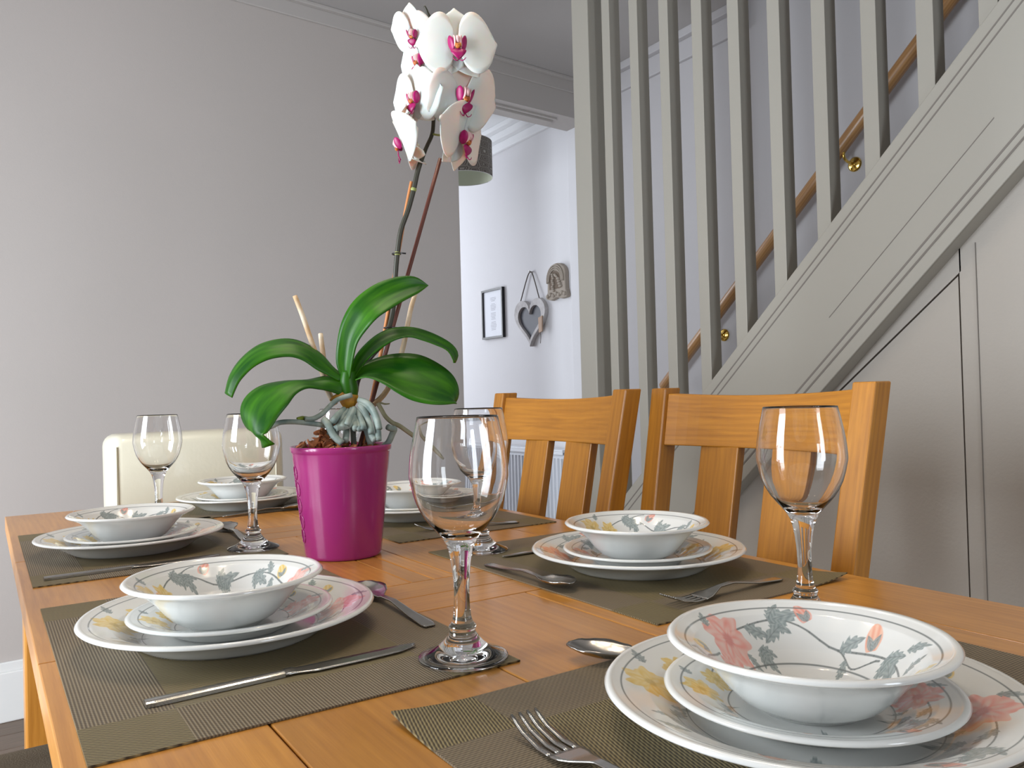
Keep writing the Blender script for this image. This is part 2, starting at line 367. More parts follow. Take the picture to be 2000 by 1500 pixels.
# wall under the stairs, with its flush cupboard door
def topline(y_): return 1.637 - 0.94 * y_          # upper edge of the stair string
def lowline(y_): return 1.290 - 0.945 * y_         # lower edge of the string
XP = XS + 0.015
DY = 0.845
def door_top(y_): return 0.445 - 0.83 * (y_ - DY)
bm = bmesh.new()
ylo = (1.290 - (FL)) / 0.945
g = 0.003
dpts = [(DY + g, FL + 0.02), (DY + g, 0.437), (DY + 0.32, door_top(DY + 0.32) - 0.006), (1.55, door_top(1.55) - 0.006), (1.55, FL + 0.02)]
prism(bm, [(a, b + T) for a, b in dpts], 0, XP, XP + 0.02)
dr = obj_from_bm('door_1', bm, M['spandrel']); dr['kind'] = 'structure'
bm = bmesh.new()
prism(bm, [(a, b + T) for a, b in [(-1.6, FL), (-1.6, lowline(-1.6) if lowline(-1.6) < CZ else CZ), (-0.5, CZ - 0.04), (DY, lowline(DY) + 0.02), (DY, FL)]], 0, XP, XP + 0.022)
prism(bm, [(a, b + T) for a, b in [(DY - g, 0.447), (DY - g, lowline(DY) + 0.02), (1.65, lowline(1.65) + 0.02), (1.65, door_top(1.65))]], 0, XP, XP + 0.022)
prism(bm, [(a, b + T) for a, b in [(1.556, FL), (1.556, door_top(1.556)), (1.65, door_top(1.65)), (1.65, lowline(1.65) + 0.02), (ylo, FL + 0.02), (ylo, FL)]], 0, XP, XP + 0.022)
wr = obj_from_bm('wall_right', bm, M['spandrel']); wr['kind'] = 'structure'
struct('trim_cupboard_gap_shade', [((XP + 0.03, 0.6, FL), (XP + 0.05, 1.6, -0.1)), ((XP + 0.03, 0.6, -0.1), (XP + 0.05, 1.2, 0.45))], M['dark'])  # black backing sheets put the cupboard's inner shade behind the door gap
struct('trim_cupboard_stop_shade', [((XP - 0.002, DY - 0.034, FL), (XP + 0.0005, DY - 0.0325, 0.50), 2)], M['groove'])  # thin dark line painted as shadow along the door stop

# ------------------------------------------------------------------ staircase
stair = thing('staircase', 'grey painted closed-string staircase with floor-to-ceiling slatted balustrade beside the dining area', 'staircase', (XS, 2.0, 0))
def stair_part(name, bm, m, bev=0.0):
    bmesh.ops.translate(bm, verts=bm.verts[:], vec=(-XS, -2.0, 0))
    o = obj_from_bm(name, bm, m, stair)
    if bev: bevel(o, bev)
    return o
Y0, Y1 = -0.15, 2.46
bm = bmesh.new()
zc = lambda z_: z_ + T
prism(bm, [(Y0, zc(topline(Y0))), (Y1, zc(topline(Y1))), (2.16, 0.0), (Y1 - 0.02, 0.0), (Y1 - 0.5, zc(lowline(Y1 - 0.5)) if lowline(Y1 - 0.5) > FL else 0.0), (Y0, zc(lowline(Y0)))][:2] + [(Y1, 0.0), (ylo, 0.0), (Y0, zc(lowline(Y0)))], 0, XS - 0.025, XS + 0.03)
string = stair_part('string', bm, M['stair'], 0.003)
# dark strips paint groove shade along the string: top pair, bottom pair, one joint
def slope_strip(bm, off0, off1, x0, x1, fn, ya=Y0, yb=2.3):
    prism(bm, [(ya, zc(fn(ya) - off0)), (yb, zc(fn(yb) - off0)), (yb, zc(fn(yb) - off1)), (ya, zc(fn(ya) - off1))], 0, x0, x1)
bm = bmesh.new()
gx = XS - 0.0257
for o0, o1 in ((0.034, 0.0385), (0.056, 0.0605)): slope_strip(bm, o0, o1, gx, gx + 0.002, topline)
for o0, o1 in ((-0.068, -0.062), (-0.046, -0.040)): slope_strip(bm, o0, o1, gx, gx + 0.002, lowline)
slope_strip(bm, 0.205, 0.2075, gx, gx + 0.002, topline, 0.75, 1.12)
o = obj_from_bm('string_groove_shade', bm, M['groove'], None); o.data.transform(Matrix.Translation((-XS, -2.0, 0))); o.parent = string
bm = bmesh.new(); slope_strip(bm, -0.036, 0.0, XS - 0.030, XS - 0.0245, lowline)
stair_part('string_bead', bm, M['stair'], 0.002)
bm = bmesh.new(); box(bm, (XS - 0.04, 1.937, 0), (XS + 0.04, 2.018, CZ + T), 2)
stair_part('newel_post', bm, M['stair'], 0.003)
for i in range(17):
    yl = 1.893 - 0.1243 * i
    top = CZ + T 
    zb = topline(yl) - 0.02
    if zb > CZ - 0.05: continue
    bm = bmesh.new(); box(bm, (XS - 0.02, yl - 0.036, zb + T), (XS + 0.022, yl, CZ + T), 2)
    stair_part('baluster', bm, M['stair'], 0.001)
ny = 11
for i in range(ny):
    ya = 2.27 - i * 0.218; za = FL + (i + 1) * 0.205
    bm = bmesh.new(); box(bm, (XS + 0.03, ya - 0.23, za + T - 0.022), (XW - 0.001, ya + 0.015, za + T), 0); stair_part('tread', bm, M['stair'], 0.003)
    bm = bmesh.new(); box(bm, (XS + 0.03, ya - 0.012, za + T - 0.203), (XW - 0.001, ya, za + T - 0.022), 0); stair_part('riser', bm, M['stair'])
# handrail on the far wall
XH = XW - 0.065
def hz(y_): return 0.383 + 0.9007 * (2.4326 - y_)
hr = thing('handrail', 'round pine handrail on the wall behind the stair balusters', 'handrail', (XH, 2.593, hz(2.593) + T))
bm = bmesh.new()
pA = Vector((0, 0, 0)); pB = Vector((0, 0.1 - 2.593, hz(0.1) - hz(2.593)))
dirv = (pB - pA).normalized(); uu = Vector((1, 0, 0)); vv_ = dirv.cross(uu)
uvl = bm.loops.layers.uv.verify(); rings = []
for p in (pA, pA + dirv * 0.004, pB):
    rr = 0.020 if p == pA else 0.0235
    rings.append([bm.verts.new(p + uu * math.cos(2 * PI * k / 20) * rr + vv_ * math.sin(2 * PI * k / 20) * rr) for k in range(20)])
for a, b in zip(rings, rings[1:]):
    for k in range(20):
        f = bm.faces.new((a[k], a[(k + 1) % 20], b[(k + 1) % 20], b[k]))
        for lp, u_, v_ in zip(f.loops, (0, 0, 1, 1), (k, k + 1, k + 1, k)): lp[uvl].uv = (u_ * 3.0 if a is not rings[0] else u_ * 0.004, v_ * 0.007)
bm.faces.new(rings[0]); bm.faces.new(rings[-1]); bmesh.ops.recalc_face_normals(bm, faces=bm.faces[:])
obj_from_bm('rail', bm, M['rail'], hr, True)
for yb in (2.290, 1.669, 0.75):
    bm = bmesh.new()
    zr = hz(yb) - hz(2.593)
    zb_ = -0.062
    lathe(bm, [(0, 0), (0.026, 0), (0.026, 0.003), (0.020, 0.006), (0.008, 0.009), (0.006, 0.012), (0, 0.012)], 28)
    bmesh.ops.rotate(bm, verts=bm.verts[:], cent=(0, 0, 0), matrix=Matrix.Rotation(-PI / 2, 3, 'Y'))
    bmesh.ops.translate(bm, verts=bm.verts[:], vec=(XW - XH - 0.0005, yb - 2.593, zr + zb_))
    tube(bm, [(XW - XH - 0.01, yb - 2.593, zr + zb_), (XW - XH - 0.045, yb - 2.593, zr + zb_ + 0.004), (0.0, yb - 2.593, zr - 0.045), (0, yb - 2.593, zr - 0.018)], 0.005, 10)
    obj_from_bm('bracket', bm, M['brass'], hr, True)

# ------------------------------------------------------------------ dining table
TX0, TX1, TY0, TY1 = 0.037, 0.832, 0.150, 1.905
tcx, tcy = (TX0 + TX1) / 2, (TY0 + TY1) / 2
table = thing('dining_table', 'large golden oak extending dining table laid for a meal', 'table', (tcx, tcy, 0))
def tpart(name, boxes, m, bev=0.0, parent=None):
    bm = bmesh.new()
    for p0, p1, ax in boxes:
        box(bm, (p0[0] - tcx, p0[1] - tcy, p0[2] + T), (p1[0] - tcx, p1[1] - tcy, p1[2] + T), ax)
    o = obj_from_bm(name, bm, m, parent or table)
    if bev: bevel(o, bev)
    return o
g = 0.0006
zt, zb = 0.0, -0.028
def planks(x0, x1, y0, y1, cuts, ax):
    out = []; cs = ([x0] + cuts + [x1]) if ax == 1 else ([y0] + cuts + [y1])
    for a, b in zip(cs, cs[1:]):
        if ax == 1: out.append(((a + g, y0 + g, zb), (b - g, y1 - g, zt), 1))
        else: out.append(((x0 + g, a + g, zb), (x1 - g, b - g, zt), 0))
    return out
RL, RR_ = 0.158, 0.716
def half(ya, yb, flip):
    B = [((TX0, min(ya, yb) + g, zb), (RL - g, max(ya, yb) - g, zt), 1), ((RR_ + g, min(ya, yb) + g, zb), (TX1, max(ya, yb) - g, zt), 1)]
    s = 1 if not flip else -1
    e0, e1 = ya, ya + s * 0.115
    B.append(((RL + g, min(e0, e1) + g, zb), (RR_ - g, max(e0, e1) - g, zt), 0))
    i0, i1 = yb - s * 0.058, yb
    B.append(((RL + g, min(i0, i1) + g, zb), (RR_ - g, max(i0, i1) - g, zt), 0))
    B += planks(RL, RR_, min(e1, i0), max(e1, i0), [0.340, 0.495], 1)
    return B
tpart('tabletop', half(TY0, 0.787, False), M['tableoak'], 0.0012)
tpart('tabletop', half(TY1, 1.325, True), M['tableoak'], 0.0012)
leafb = [((TX0, 0.787 + g, zb), (RL - g, 1.325 - g, zt), 1), ((RR_ + g, 0.787 + g, zb), (TX1, 1.325 - g, zt), 1),
         ((RL + g, 0.787 + g, zb), (RR_ - g, 0.850 - g, zt), 0), ((RL + g, 1.262 + g, zb), (RR_ - g, 1.325 - g, zt), 0)]
leafb += planks(RL, RR_, 0.850, 1.262, [0.290, 0.417, 0.447, 0.477, 0.590], 1)
tpart('table_leaf', leafb, M['tableoak'], 0.0012)
tpart('under_board', [((TX0 + 0.012, TY0 + 0.012, -0.032), (TX1 - 0.012, TY1 - 0.012, -0.0276), 1)], M['tableoak'])
for a, b, ax in (((TX0 + 0.035, TY0 + 0.06, -0.115), (TX0 + 0.058, TY1 - 0.06, -0.0315), 1), ((TX1 - 0.058, TY0 + 0.06, -0.115), (TX1 - 0.035, TY1 - 0.06, -0.0315), 1),
                 ((TX0 + 0.06, TY0 + 0.035, -0.115), (TX1 - 0.06, TY0 + 0.058, -0.0315), 0), ((TX0 + 0.06, TY1 - 0.058, -0.115), (TX1 - 0.06, TY1 - 0.035, -0.0315), 0)):
    tpart('apron', [(a, b, ax)], M['tableoak'], 0.002)
for lx in (TX0 + 0.026, TX1 - 0.026 - 0.085):
    for ly in (TY0 + 0.026, TY1 - 0.026 - 0.085):
        tpart('leg', [((lx, ly, FL), (lx + 0.085, ly + 0.085, -0.0315), 2)], M['tableoak'], 0.004)

# ------------------------------------------------------------------ oak chairs (built facing -X, origin on the floor under the seat centre)
def make_oak_chair(label, loc, rotz=0.0):
    t = thing('dining_chair', label, 'chair', loc, rotz, 'oak dining chairs')
    SH = 0.455       # seat height
    # seat depth along x: -0.21 .. 0.19 ; back posts at x 0.17
    def back_x(z):   # recline of the back above the seat
        return 0.155 + (0.0 if z < SH else (z - SH) * 0.20)
    def lean(s):
        def f(c):
            z = c.z
            sx = back_x(z) if z > SH - 0.03 else back_x(SH) + (SH - z) * 0.10
            return (c.x + sx, c.y + s * (max(z - SH, 0) * 0.035), z)
        return f
    HW = 0.183
    for s in (-1, 1):
        bm = bmesh.new()
        ya, yb = (s * HW - 0.018, s * HW + 0.018)
        # rear leg and back post in one piece, in sections so that it bends
        zs = [0, 0.22, SH - 0.03, SH, 0.62, 0.80, 0.983]
        uvl = bm.loops.layers.uv.verify(); tl = bm.loops.layers.float_color.new('tone')
        f = lean(s); rings = []
        for z in zs:
            rings.append([bm.verts.new(f(Vector((x_, y_, z)))) for x_, y_ in ((0, ya), (0.038, ya), (0.038, yb), (0, yb))])
        tn = random.random(); ofs = random.uniform(0, 5)
        for i, (a, b) in enumerate(zip(rings, rings[1:])):
            for k in range(4):
                fc = bm.faces.new((a[k], a[(k + 1) % 4], b[(k + 1) % 4], b[k]))
                wd = 0.038 if k % 2 == 0 else 0.036
                for lp, (u_, v_) in zip(fc.loops, ((zs[i], 0), (zs[i], wd), (zs[i + 1], wd), (zs[i + 1], 0))):
                    lp[uvl].uv = (u_ + ofs, v_ + k * 0.21); lp[tl] = (tn, tn, tn, 1)
        for rg, rev in ((rings[0], True), (rings[-1], False)):
            fc = bm.faces.new(list(reversed(rg)) if rev else rg)
            for lp in fc.loops: lp[uvl].uv = (lp.vert.co.x * 0.3, lp.vert.co.y); lp[tl] = (tn * 0.5,) * 3 + (1,)
        bmesh.ops.recalc_face_normals(bm, faces=bm.faces[:])
        bevel(obj_from_bm('back_post', bm, M['oak'], t), 0.0025)
        bm = bmesh.new(); box(bm, (-0.205, s * 0.185 - 0.02, 0), (-0.165, s * 0.185 + 0.02, SH - 0.03), 2)
        bevel(obj_from_bm('leg', bm, M['oak'], t), 0.003)
        bm = bmesh.new(); box(bm, (-0.166, s * 0.19 - 0.011, SH - 0.09), (0.17, s * 0.19 + 0.011, SH - 0.03), 0)
        bevel(obj_from_bm('seat_rail', bm, M['oak'], t), 0.002)
        bm = bmesh.new(); box(bm, (-0.166, s * 0.19 - 0.009, 0.19), (0.19, s * 0.19 + 0.009, 0.225), 0)
        bevel(obj_from_bm('stretcher', bm, M['oak'], t), 0.002)
    for xa in (-0.195, 0.162):
        bm = bmesh.new(); box(bm, (xa, -0.171, SH - 0.09), (xa + 0.022, 0.171, SH - 0.03), 1)
        bevel(obj_from_bm('seat_rail', bm, M['oak'], t), 0.002)
    # curved top rail and lower back rail
    def curved_rail(name, z0, z1, hw, depth, x_off, crown=0.0):
        bm = bmesh.new(); uvl = bm.loops.layers.uv.verify(); tl = bm.loops.layers.float_color.new('tone')
        n = 16; rings = []; tn = random.random(); ofs = random.uniform(0, 5)
        for i in range(n + 1):
            q = -1 + 2 * i / n; y_ = q * (hw + (z0 + z1) / 2 * 0)
            bow = depth * (1 - q * q); cz = -crown * (1 - q * q)
            rg = []
            for zz, dx in ((z0, 0), (z0, 0.024), (z1 + cz, 0.024), (z1 + cz, 0)):
                yy = q * (HW - 0.0175 + (zz - SH) * 0.035)
                rg.append(bm.verts.new((back_x(zz) + x_off + dx + bow, yy, zz)))
            rings.append(rg)
        for i, (a, b) in enumerate(zip(rings, rings[1:])):
            for k in range(4):
                fc = bm.faces.new((a[k], b[k], b[(k + 1) % 4], a[(k + 1) % 4]))
                v0, v1 = ((0, 0.024), (0.024, 0.024 + z1 - z0), (0.2, 0.224), (0.3, 0.3 + z1 - z0))[k]
                if k == 3: v0, v1 = v1, v0
                y0_, y1_ = rings[i][0].co.y, rings[i + 1][0].co.y
                for lp, (u_, v_) in zip(fc.loops, ((y0_, v0), (y1_, v0), (y1_, v1), (y0_, v1))):
                    lp[uvl].uv = (u_ + ofs, v_ + ofs); lp[tl] = (tn, tn, tn, 1)
        bm.faces.new(rings[0]); bm.faces.new(rings[-1]); bmesh.ops.recalc_face_normals(bm, faces=bm.faces[:])
        return bevel(obj_from_bm(name, bm, M['oak'], t), 0.002)
    curved_rail('top_rail', 0.882, 0.973, 0.2, 0.020, 0.008, 0.006)
    curved_rail('back_rail', 0.555, 0.60, 0.2, 0.016, 0.010)
    for s in (-1, 1):
        bm = bmesh.new(); yc = s * 0.0675; 
        zs = [0.60, 0.70, 0.80, 0.883]
        uvl = bm.loops.layers.uv.verify(); tl = bm.loops.layers.float_color.new('tone'); tn = random.random(); ofs = random.uniform(0, 5); rings = []
        for z in zs:
            bo = 0.017
            rings.append([bm.verts.new((back_x(z) + 0.010 + bo + dx, yc * (1 + (z - 0.6) * 0.1) + dy, z)) for dx, dy in ((0, -0.0405), (0.018, -0.0405), (0.018, 0.0405), (0, 0.0405))])
        for i, (a, b) in enumerate(zip(rings, rings[1:])):
            for k in range(4):
                fc = bm.faces.new((a[k], a[(k + 1) % 4], b[(k + 1) % 4], b[k])); wd = 0.018 if k % 2 == 0 else 0.081
                for lp, (u_, v_) in zip(fc.loops, ((zs[i], 0), (zs[i], wd), (zs[i + 1], wd), (zs[i + 1], 0))):
                    lp[uvl].uv = (u_ + ofs, v_ + k * 0.13); lp[tl] = (tn, tn, tn, 1)
        bm.faces.new(rings[0]); bm.faces.new(rings[-1]); bmesh.ops.recalc_face_normals(bm, faces=bm.faces[:])
        bevel(obj_from_bm('back_slat', bm, M['oak'], t), 0.002)
    bm = bmesh.new(); box(bm, (-0.215, -0.218, SH - 0.03), (0.158, 0.218, SH + 0.012), 0)
    o = obj_from_bm('seat', bm, M['seat'], t); bevel(o, 0.014, 4)
    return t
# chair fronts tuck under the right-hand side of the table
ch_a = make_oak_chair('nearer oak slat-back dining chair, behind the tall wine glass at right', (0.757, 0.852, 0))
ch_b = make_oak_chair('farther oak slat-back dining chair, left one of the two by the staircase', (0.700, 1.296, 0))
ch_c = make_oak_chair('oak dining chair on the left side of the table, only its seat showing', (-0.035, 1.205, 0), PI)
for c_ in ch_c.children:
    if c_.name.startswith('seat') and not c_.name.startswith('seat_rail'): c_['label'] = 'olive seat pad'

# cream leather chair at the far end
cx, cyy = 0.432, 2.075
cr = thing('leather_dining_chair', 'cream leather high-back dining chair at the far end of the table', 'chair', (cx, cyy, 0))
def soft_box(name, p0, p1, m, parent, r=0.03, seg=5, fn=None):
    bm = bmesh.new(); box(bm, p0, p1, 0)
    o = obj_from_bm(name, bm, m, parent, True); b = bevel(o, r, seg)
    return o
HB = 0.195
bm = bmesh.new()
prism(bm, [(-HB, 0.34), (-HB - 0.004, 0.912), (HB - 0.002, 0.914), (HB + 0.004, 0.34)], 1, -0.115, 0.025)
o = obj_from_bm('backrest', bm, M['leather'], cr, True); bevel(o, 0.028, 5)
bk = o
for xx in (-HB + 0.018, HB - 0.018):
    bm = bmesh.new(); tube(bm, [(xx, -0.1145, 0.36), (xx - 0.006, -0.1155, 0.60), (xx - 0.007, -0.1145, 0.885)], 0.0018, 6)
    obj_from_bm('seam', bm, M['leather'], bk, True)
soft_box('seat', (-HB + 0.01, -0.50, 0.33), (HB - 0.01, -0.10, 0.47), M['leather'], cr, 0.03)
for sx in (-1, 1):
    for yy in (-0.46, -0.03):
        bm = bmesh.new(); box(bm, (sx * (HB - 0.05) - 0.02, yy - 0.02, 0), (sx * (HB - 0.05) + 0.02, yy + 0.02, 0.335), 2)
        bevel(obj_from_bm('leg', bm, M['oak'], cr), 0.003)

# ------------------------------------------------------------------ placemats
MT = 0.0016
def placemat(x0, x1, y0, y1, label, rot=0.0, lift=None):
    """local x = short side (0.31), local y = long side (0.455)"""
    cx_, cy_ = (x0 + x1) / 2, (y0 + y1) / 2
    if rot: hx, hy = (y1 - y0) / 2, (x1 - x0) / 2
    else: hx, hy = (x1 - x0) / 2, (y1 - y0) / 2
    bm = bmesh.new(); nx, ny_ = 16, 24; top = []; bot = []
    for i in range(nx + 1):
        for j in range(ny_ + 1):
            u, v = -1 + 2 * i / nx, -1 + 2 * j / ny_
            dz = 0
            for (lu, lv, h) in (lift or []):
                d = 1 - math.hypot((u - lu) * hx, (v - lv) * hy) / 0.07
                if d > 0: dz += h * d * d
            top.append(bm.verts.new((u * hx, v * hy, MT + dz))); bot.append(bm.verts.new((u * hx, v * hy, 0.0002 + dz)))
    W_ = ny_ + 1
    for i in range(nx):
        for j in range(ny_):
            a, b, c, d = i * W_ + j, (i + 1) * W_ + j, (i + 1) * W_ + j + 1, i * W_ + j + 1
            bm.faces.new((top[a], top[b], top[c], top[d])); bm.faces.new((bot[d], bot[c], bot[b], bot[a]))
    def side(l):
        for a, b in zip(l, l[1:]): bm.faces.new((bot[a], bot[b], top[b], top[a]))
    side([i * W_ for i in range(nx + 1)]); side([nx * W_ + j for j in range(W_)]); side([i * W_ + ny_ for i in range(nx, -1, -1)]); side([j for j in range(ny_, -1, -1)])
    o = obj_from_bm('placemat', bm, M['weave']); o.location = (cx_, cy_, T); o.rotation_euler = (0, 0, rot)
    return tag(o, label, 'placemat', 'brown woven placemats')
placemat(0.049, 0.359, 1.120, 1.590, 'brown woven placemat at the far left corner of the table')
placemat(0.050, 0.361, 0.541, 0.994, 'brown woven placemat at the lower left, under the long knife and a wine glass foot')
placemat(0.226, 0.676, 0.185, 0.496, 'brown woven placemat in the foreground under the biggest-looking plates and the fork', PI / 2, [(1, 1, 0.005)])
placemat(0.517, 0.809, 0.545, 0.998, 'brown woven placemat in front of the nearer oak chair', 0, [(1, -1, 0.006)])
placemat(0.517, 0.809, 1.091, 1.548, 'brown woven placemat between the magenta pot and the farther oak chair')
placemat(0.190, 0.645, 1.572, 1.880, 'brown woven placemat at the far end before the cream chair', PI / 2)

# ------------------------------------------------------------------ china with a painted garland
def paint(th, r, rin, rout, seed):
    """pigment of the glaze at polar points: garland of peonies, buds and leaves between two grey lines"""
    rnd = random.Random(seed)
    n = len(th); col = np.empty((n, 3)); col[:] = (0.76, 0.765, 0.74)
    wband = rout - rin; rm = (rin + rout) / 2
    line = np.array((0.16, 0.18, 0.175))
    def blend(mask, c):
        m_ = mask[:, None]; col[:] = col * (1 - m_) + np.array(c) * m_ if np.ndim(c) == 1 else col * (1 - m_) + c * m_
    def soft(d, e=0.0004): return np.clip(0.5 - d / e, 0, 1)
    def uv_(deg, tf):
        s = (th - math.radians(deg) + PI) % (2 * PI) - PI
        return s * rm, r - (rin + wband * tf)
    def local(deg, tf, ang):
        s, t = uv_(deg, tf); a = math.radians(ang)
        return s * math.cos(a) + t * math.sin(a), -s * math.sin(a) + t * math.cos(a)
    def leaf(deg, tf, ang, L, jag=True):
        L = L * wband; x, y = local(deg, tf, ang); q = np.clip(x / L, 0, 1)
        hw = L * 0.215 * np.sin(PI * q ** 0.75)
        if jag: hw = hw * (0.62 + 0.62 * ((q * 4.0 + 0.2) % 1.0))
        d = np.abs(y) - hw; d = np.where((x < 0) | (x > L), 1, d)
        sh = 0.5 + 0.5 * np.sin(x / L * 26 + np.abs(y) / L * 40)
        c = np.array((0.24, 0.29, 0.285)) * (1 - sh[:, None] * 0.5) + np.array((0.46, 0.50, 0.49)) * sh[:, None] * 0.5
        blend(soft(d) * 0.92, c); blend(soft(np.abs(y) - 0.0002) * (d < 0) * 0.6, line)
    def lobed(deg, tf, ang, L):
        for k, f in ((0, 1.0), (42, 0.66), (-42, 0.66)): leaf(deg, tf, ang + k, L * f)
    def flower(deg, tf, R, c1, c2, cc):
        R = R * wband; s, t = uv_(deg, tf); rr = np.hypot(s, t); ph = np.arctan2(t, s)
        p0 = rnd.uniform(0, 6)
        edge = R * (0.86 + 0.13 * np.sin(7 * ph + p0) + 0.05 * np.sin(15 * ph))
        pet = 0.5 + 0.5 * np.sin(rr / R * 11 + 2.6 * np.sin(6 * ph + p0)); pet2 = 0.5 + 0.5 * np.sin(9 * ph + rr / R * 5)
        k = np.clip(0.6 * pet + 0.4 * pet2, 0, 1)[:, None]
        c = np.array(c1) * k + np.array(c2) * (1 - k)
        blend(soft(rr - edge, 0.0008) * 0.92, c); blend(soft(rr - R * 0.2, 0.002) * 0.7, np.array(cc))
    def bud(deg, tf, ang, L, c1, c2):
        L = L * wband; x, y = local(deg, tf, ang); q = np.clip(x / L, 0, 1)
        hw = L * 0.36 * np.sqrt(np.clip(np.sin(PI * (0.12 + 0.88 * q)), 0, 1)) * (1 - 0.25 * q)
        d = np.where((x < 0) | (x > L), 1, np.abs(y) - hw)
        k = (0.5 + 0.5 * np.sin(y / L * 30 + 1))[:, None]; blend(soft(d, 0.0006) * 0.92, np.array(c1) * k + np.array(c2) * (1 - k))
        leaf(deg, tf, ang + 24, L / wband * 0.62, False); leaf(deg, tf, ang - 24, L / wband * 0.62, False)
    def stem(pts, wd=0.00055):
        for (d0, t0), (d1, t1) in zip(pts, pts[1:]):
            nseg = 6
            for k in range(nseg):
                a, b = k / nseg, (k + 1) / nseg
                def P(u_):
                    return d0 + (d1 - d0) * u_, t0 + (t1 - t0) * (3 * u_ * u_ - 2 * u_ ** 3)
                (da, ta), (db, tb) = P(a), P(b)
                s, t = uv_(da, ta); ex = math.radians(db - da) * rm; et = (tb - ta) * wband
                l2 = ex * ex + et * et; q = np.clip((s * ex + t * et) / l2, 0, 1)
                blend(soft(np.hypot(s - q * ex, t - q * et) - wd, 0.0003) * 0.9, line)
    pk1, pk2, pkc = (0.80, 0.52, 0.46), (0.80, 0.30, 0.24), (0.62, 0.20, 0.18)
    yl1, yl2, ylc = (0.80, 0.64, 0.30), (0.74, 0.50, 0.10), (0.50, 0.36, 0.10)
    # drawn clockwise so that minus signs run along the band
    S = -1
    stem([(S * 10, .6), (S * 45, .72), (S * 85, .30), (S * 125, .38), (S * 160, .25)]); stem([(S * 85, .30), (S * 100, .05), (S * 118, .32)])
    stem([(S * 200, .45), (S * 235, .75), (S * 270, .35), (S * 310, .6), (S * 345, .4)]); stem([(S * 235, .75), (S * 252, .95)]); stem([(S * 45, .72), (S * 64, .84)])
    for a in ((22, .62, 200, .55), (28, .30, 250, .62), (40, .70, 165, .75), (48, .62, 330, .55), (86, .30, 150, .55), (92, .18, 262, .55), (122, .40, 205, .75), (133, .62, 140, .5), (150, .34, 95, .45), (158, .30, 210, .55),
              (346, .28, 300, .5), (228, .70, 180, .6), (240, .72, 250, .6), (268, .36, 160, .7), (280, .42, 300, .5), (302, .55, 200, .6), (318, .58, 60, .45), (322, .5, 250, .5)):
        lobed(S * a[0], a[1], a[2], a[3]) if a[3] > .58 else leaf(S * a[0], a[1], a[2], a[3])
    flower(S * 4, .50, .56, pk1, pk2, pkc); flower(S * 348, .18, .26, pk1, pk2, pkc)
    flower(S * 182, .56, .47, yl1, yl2, ylc); flower(S * 207, .36, .36, yl1, yl2, ylc)
    bud(S * 64, .70, 60, .42, (0.80, 0.46, 0.38), (0.80, 0.28, 0.20)); bud(S * 108, .40, 70, .50, (0.82, 0.50, 0.36), (0.80, 0.34, 0.22)); bud(S * 256, .66, 120, .42, (0.80, 0.46, 0.38), (0.80, 0.28, 0.20))
    bud(S * 334, .55, 40, .42, yl1, yl2)
    for a in (196, 170, 14, 355): leaf(S * a, .25 if a < 190 else .8, 250 if a < 190 else 120, .42)
    for rl, wl in ((rout, 0.0006), (rin, 0.0005)):
        blend(soft(np.abs(r - rl) - wl, 0.0004) * 0.9, line)
    blend(((r > rout) * np.clip((r - rout) / 0.01, 0, 1)) * 0.25, np.array((0.70, 0.69, 0.64)))
    return col
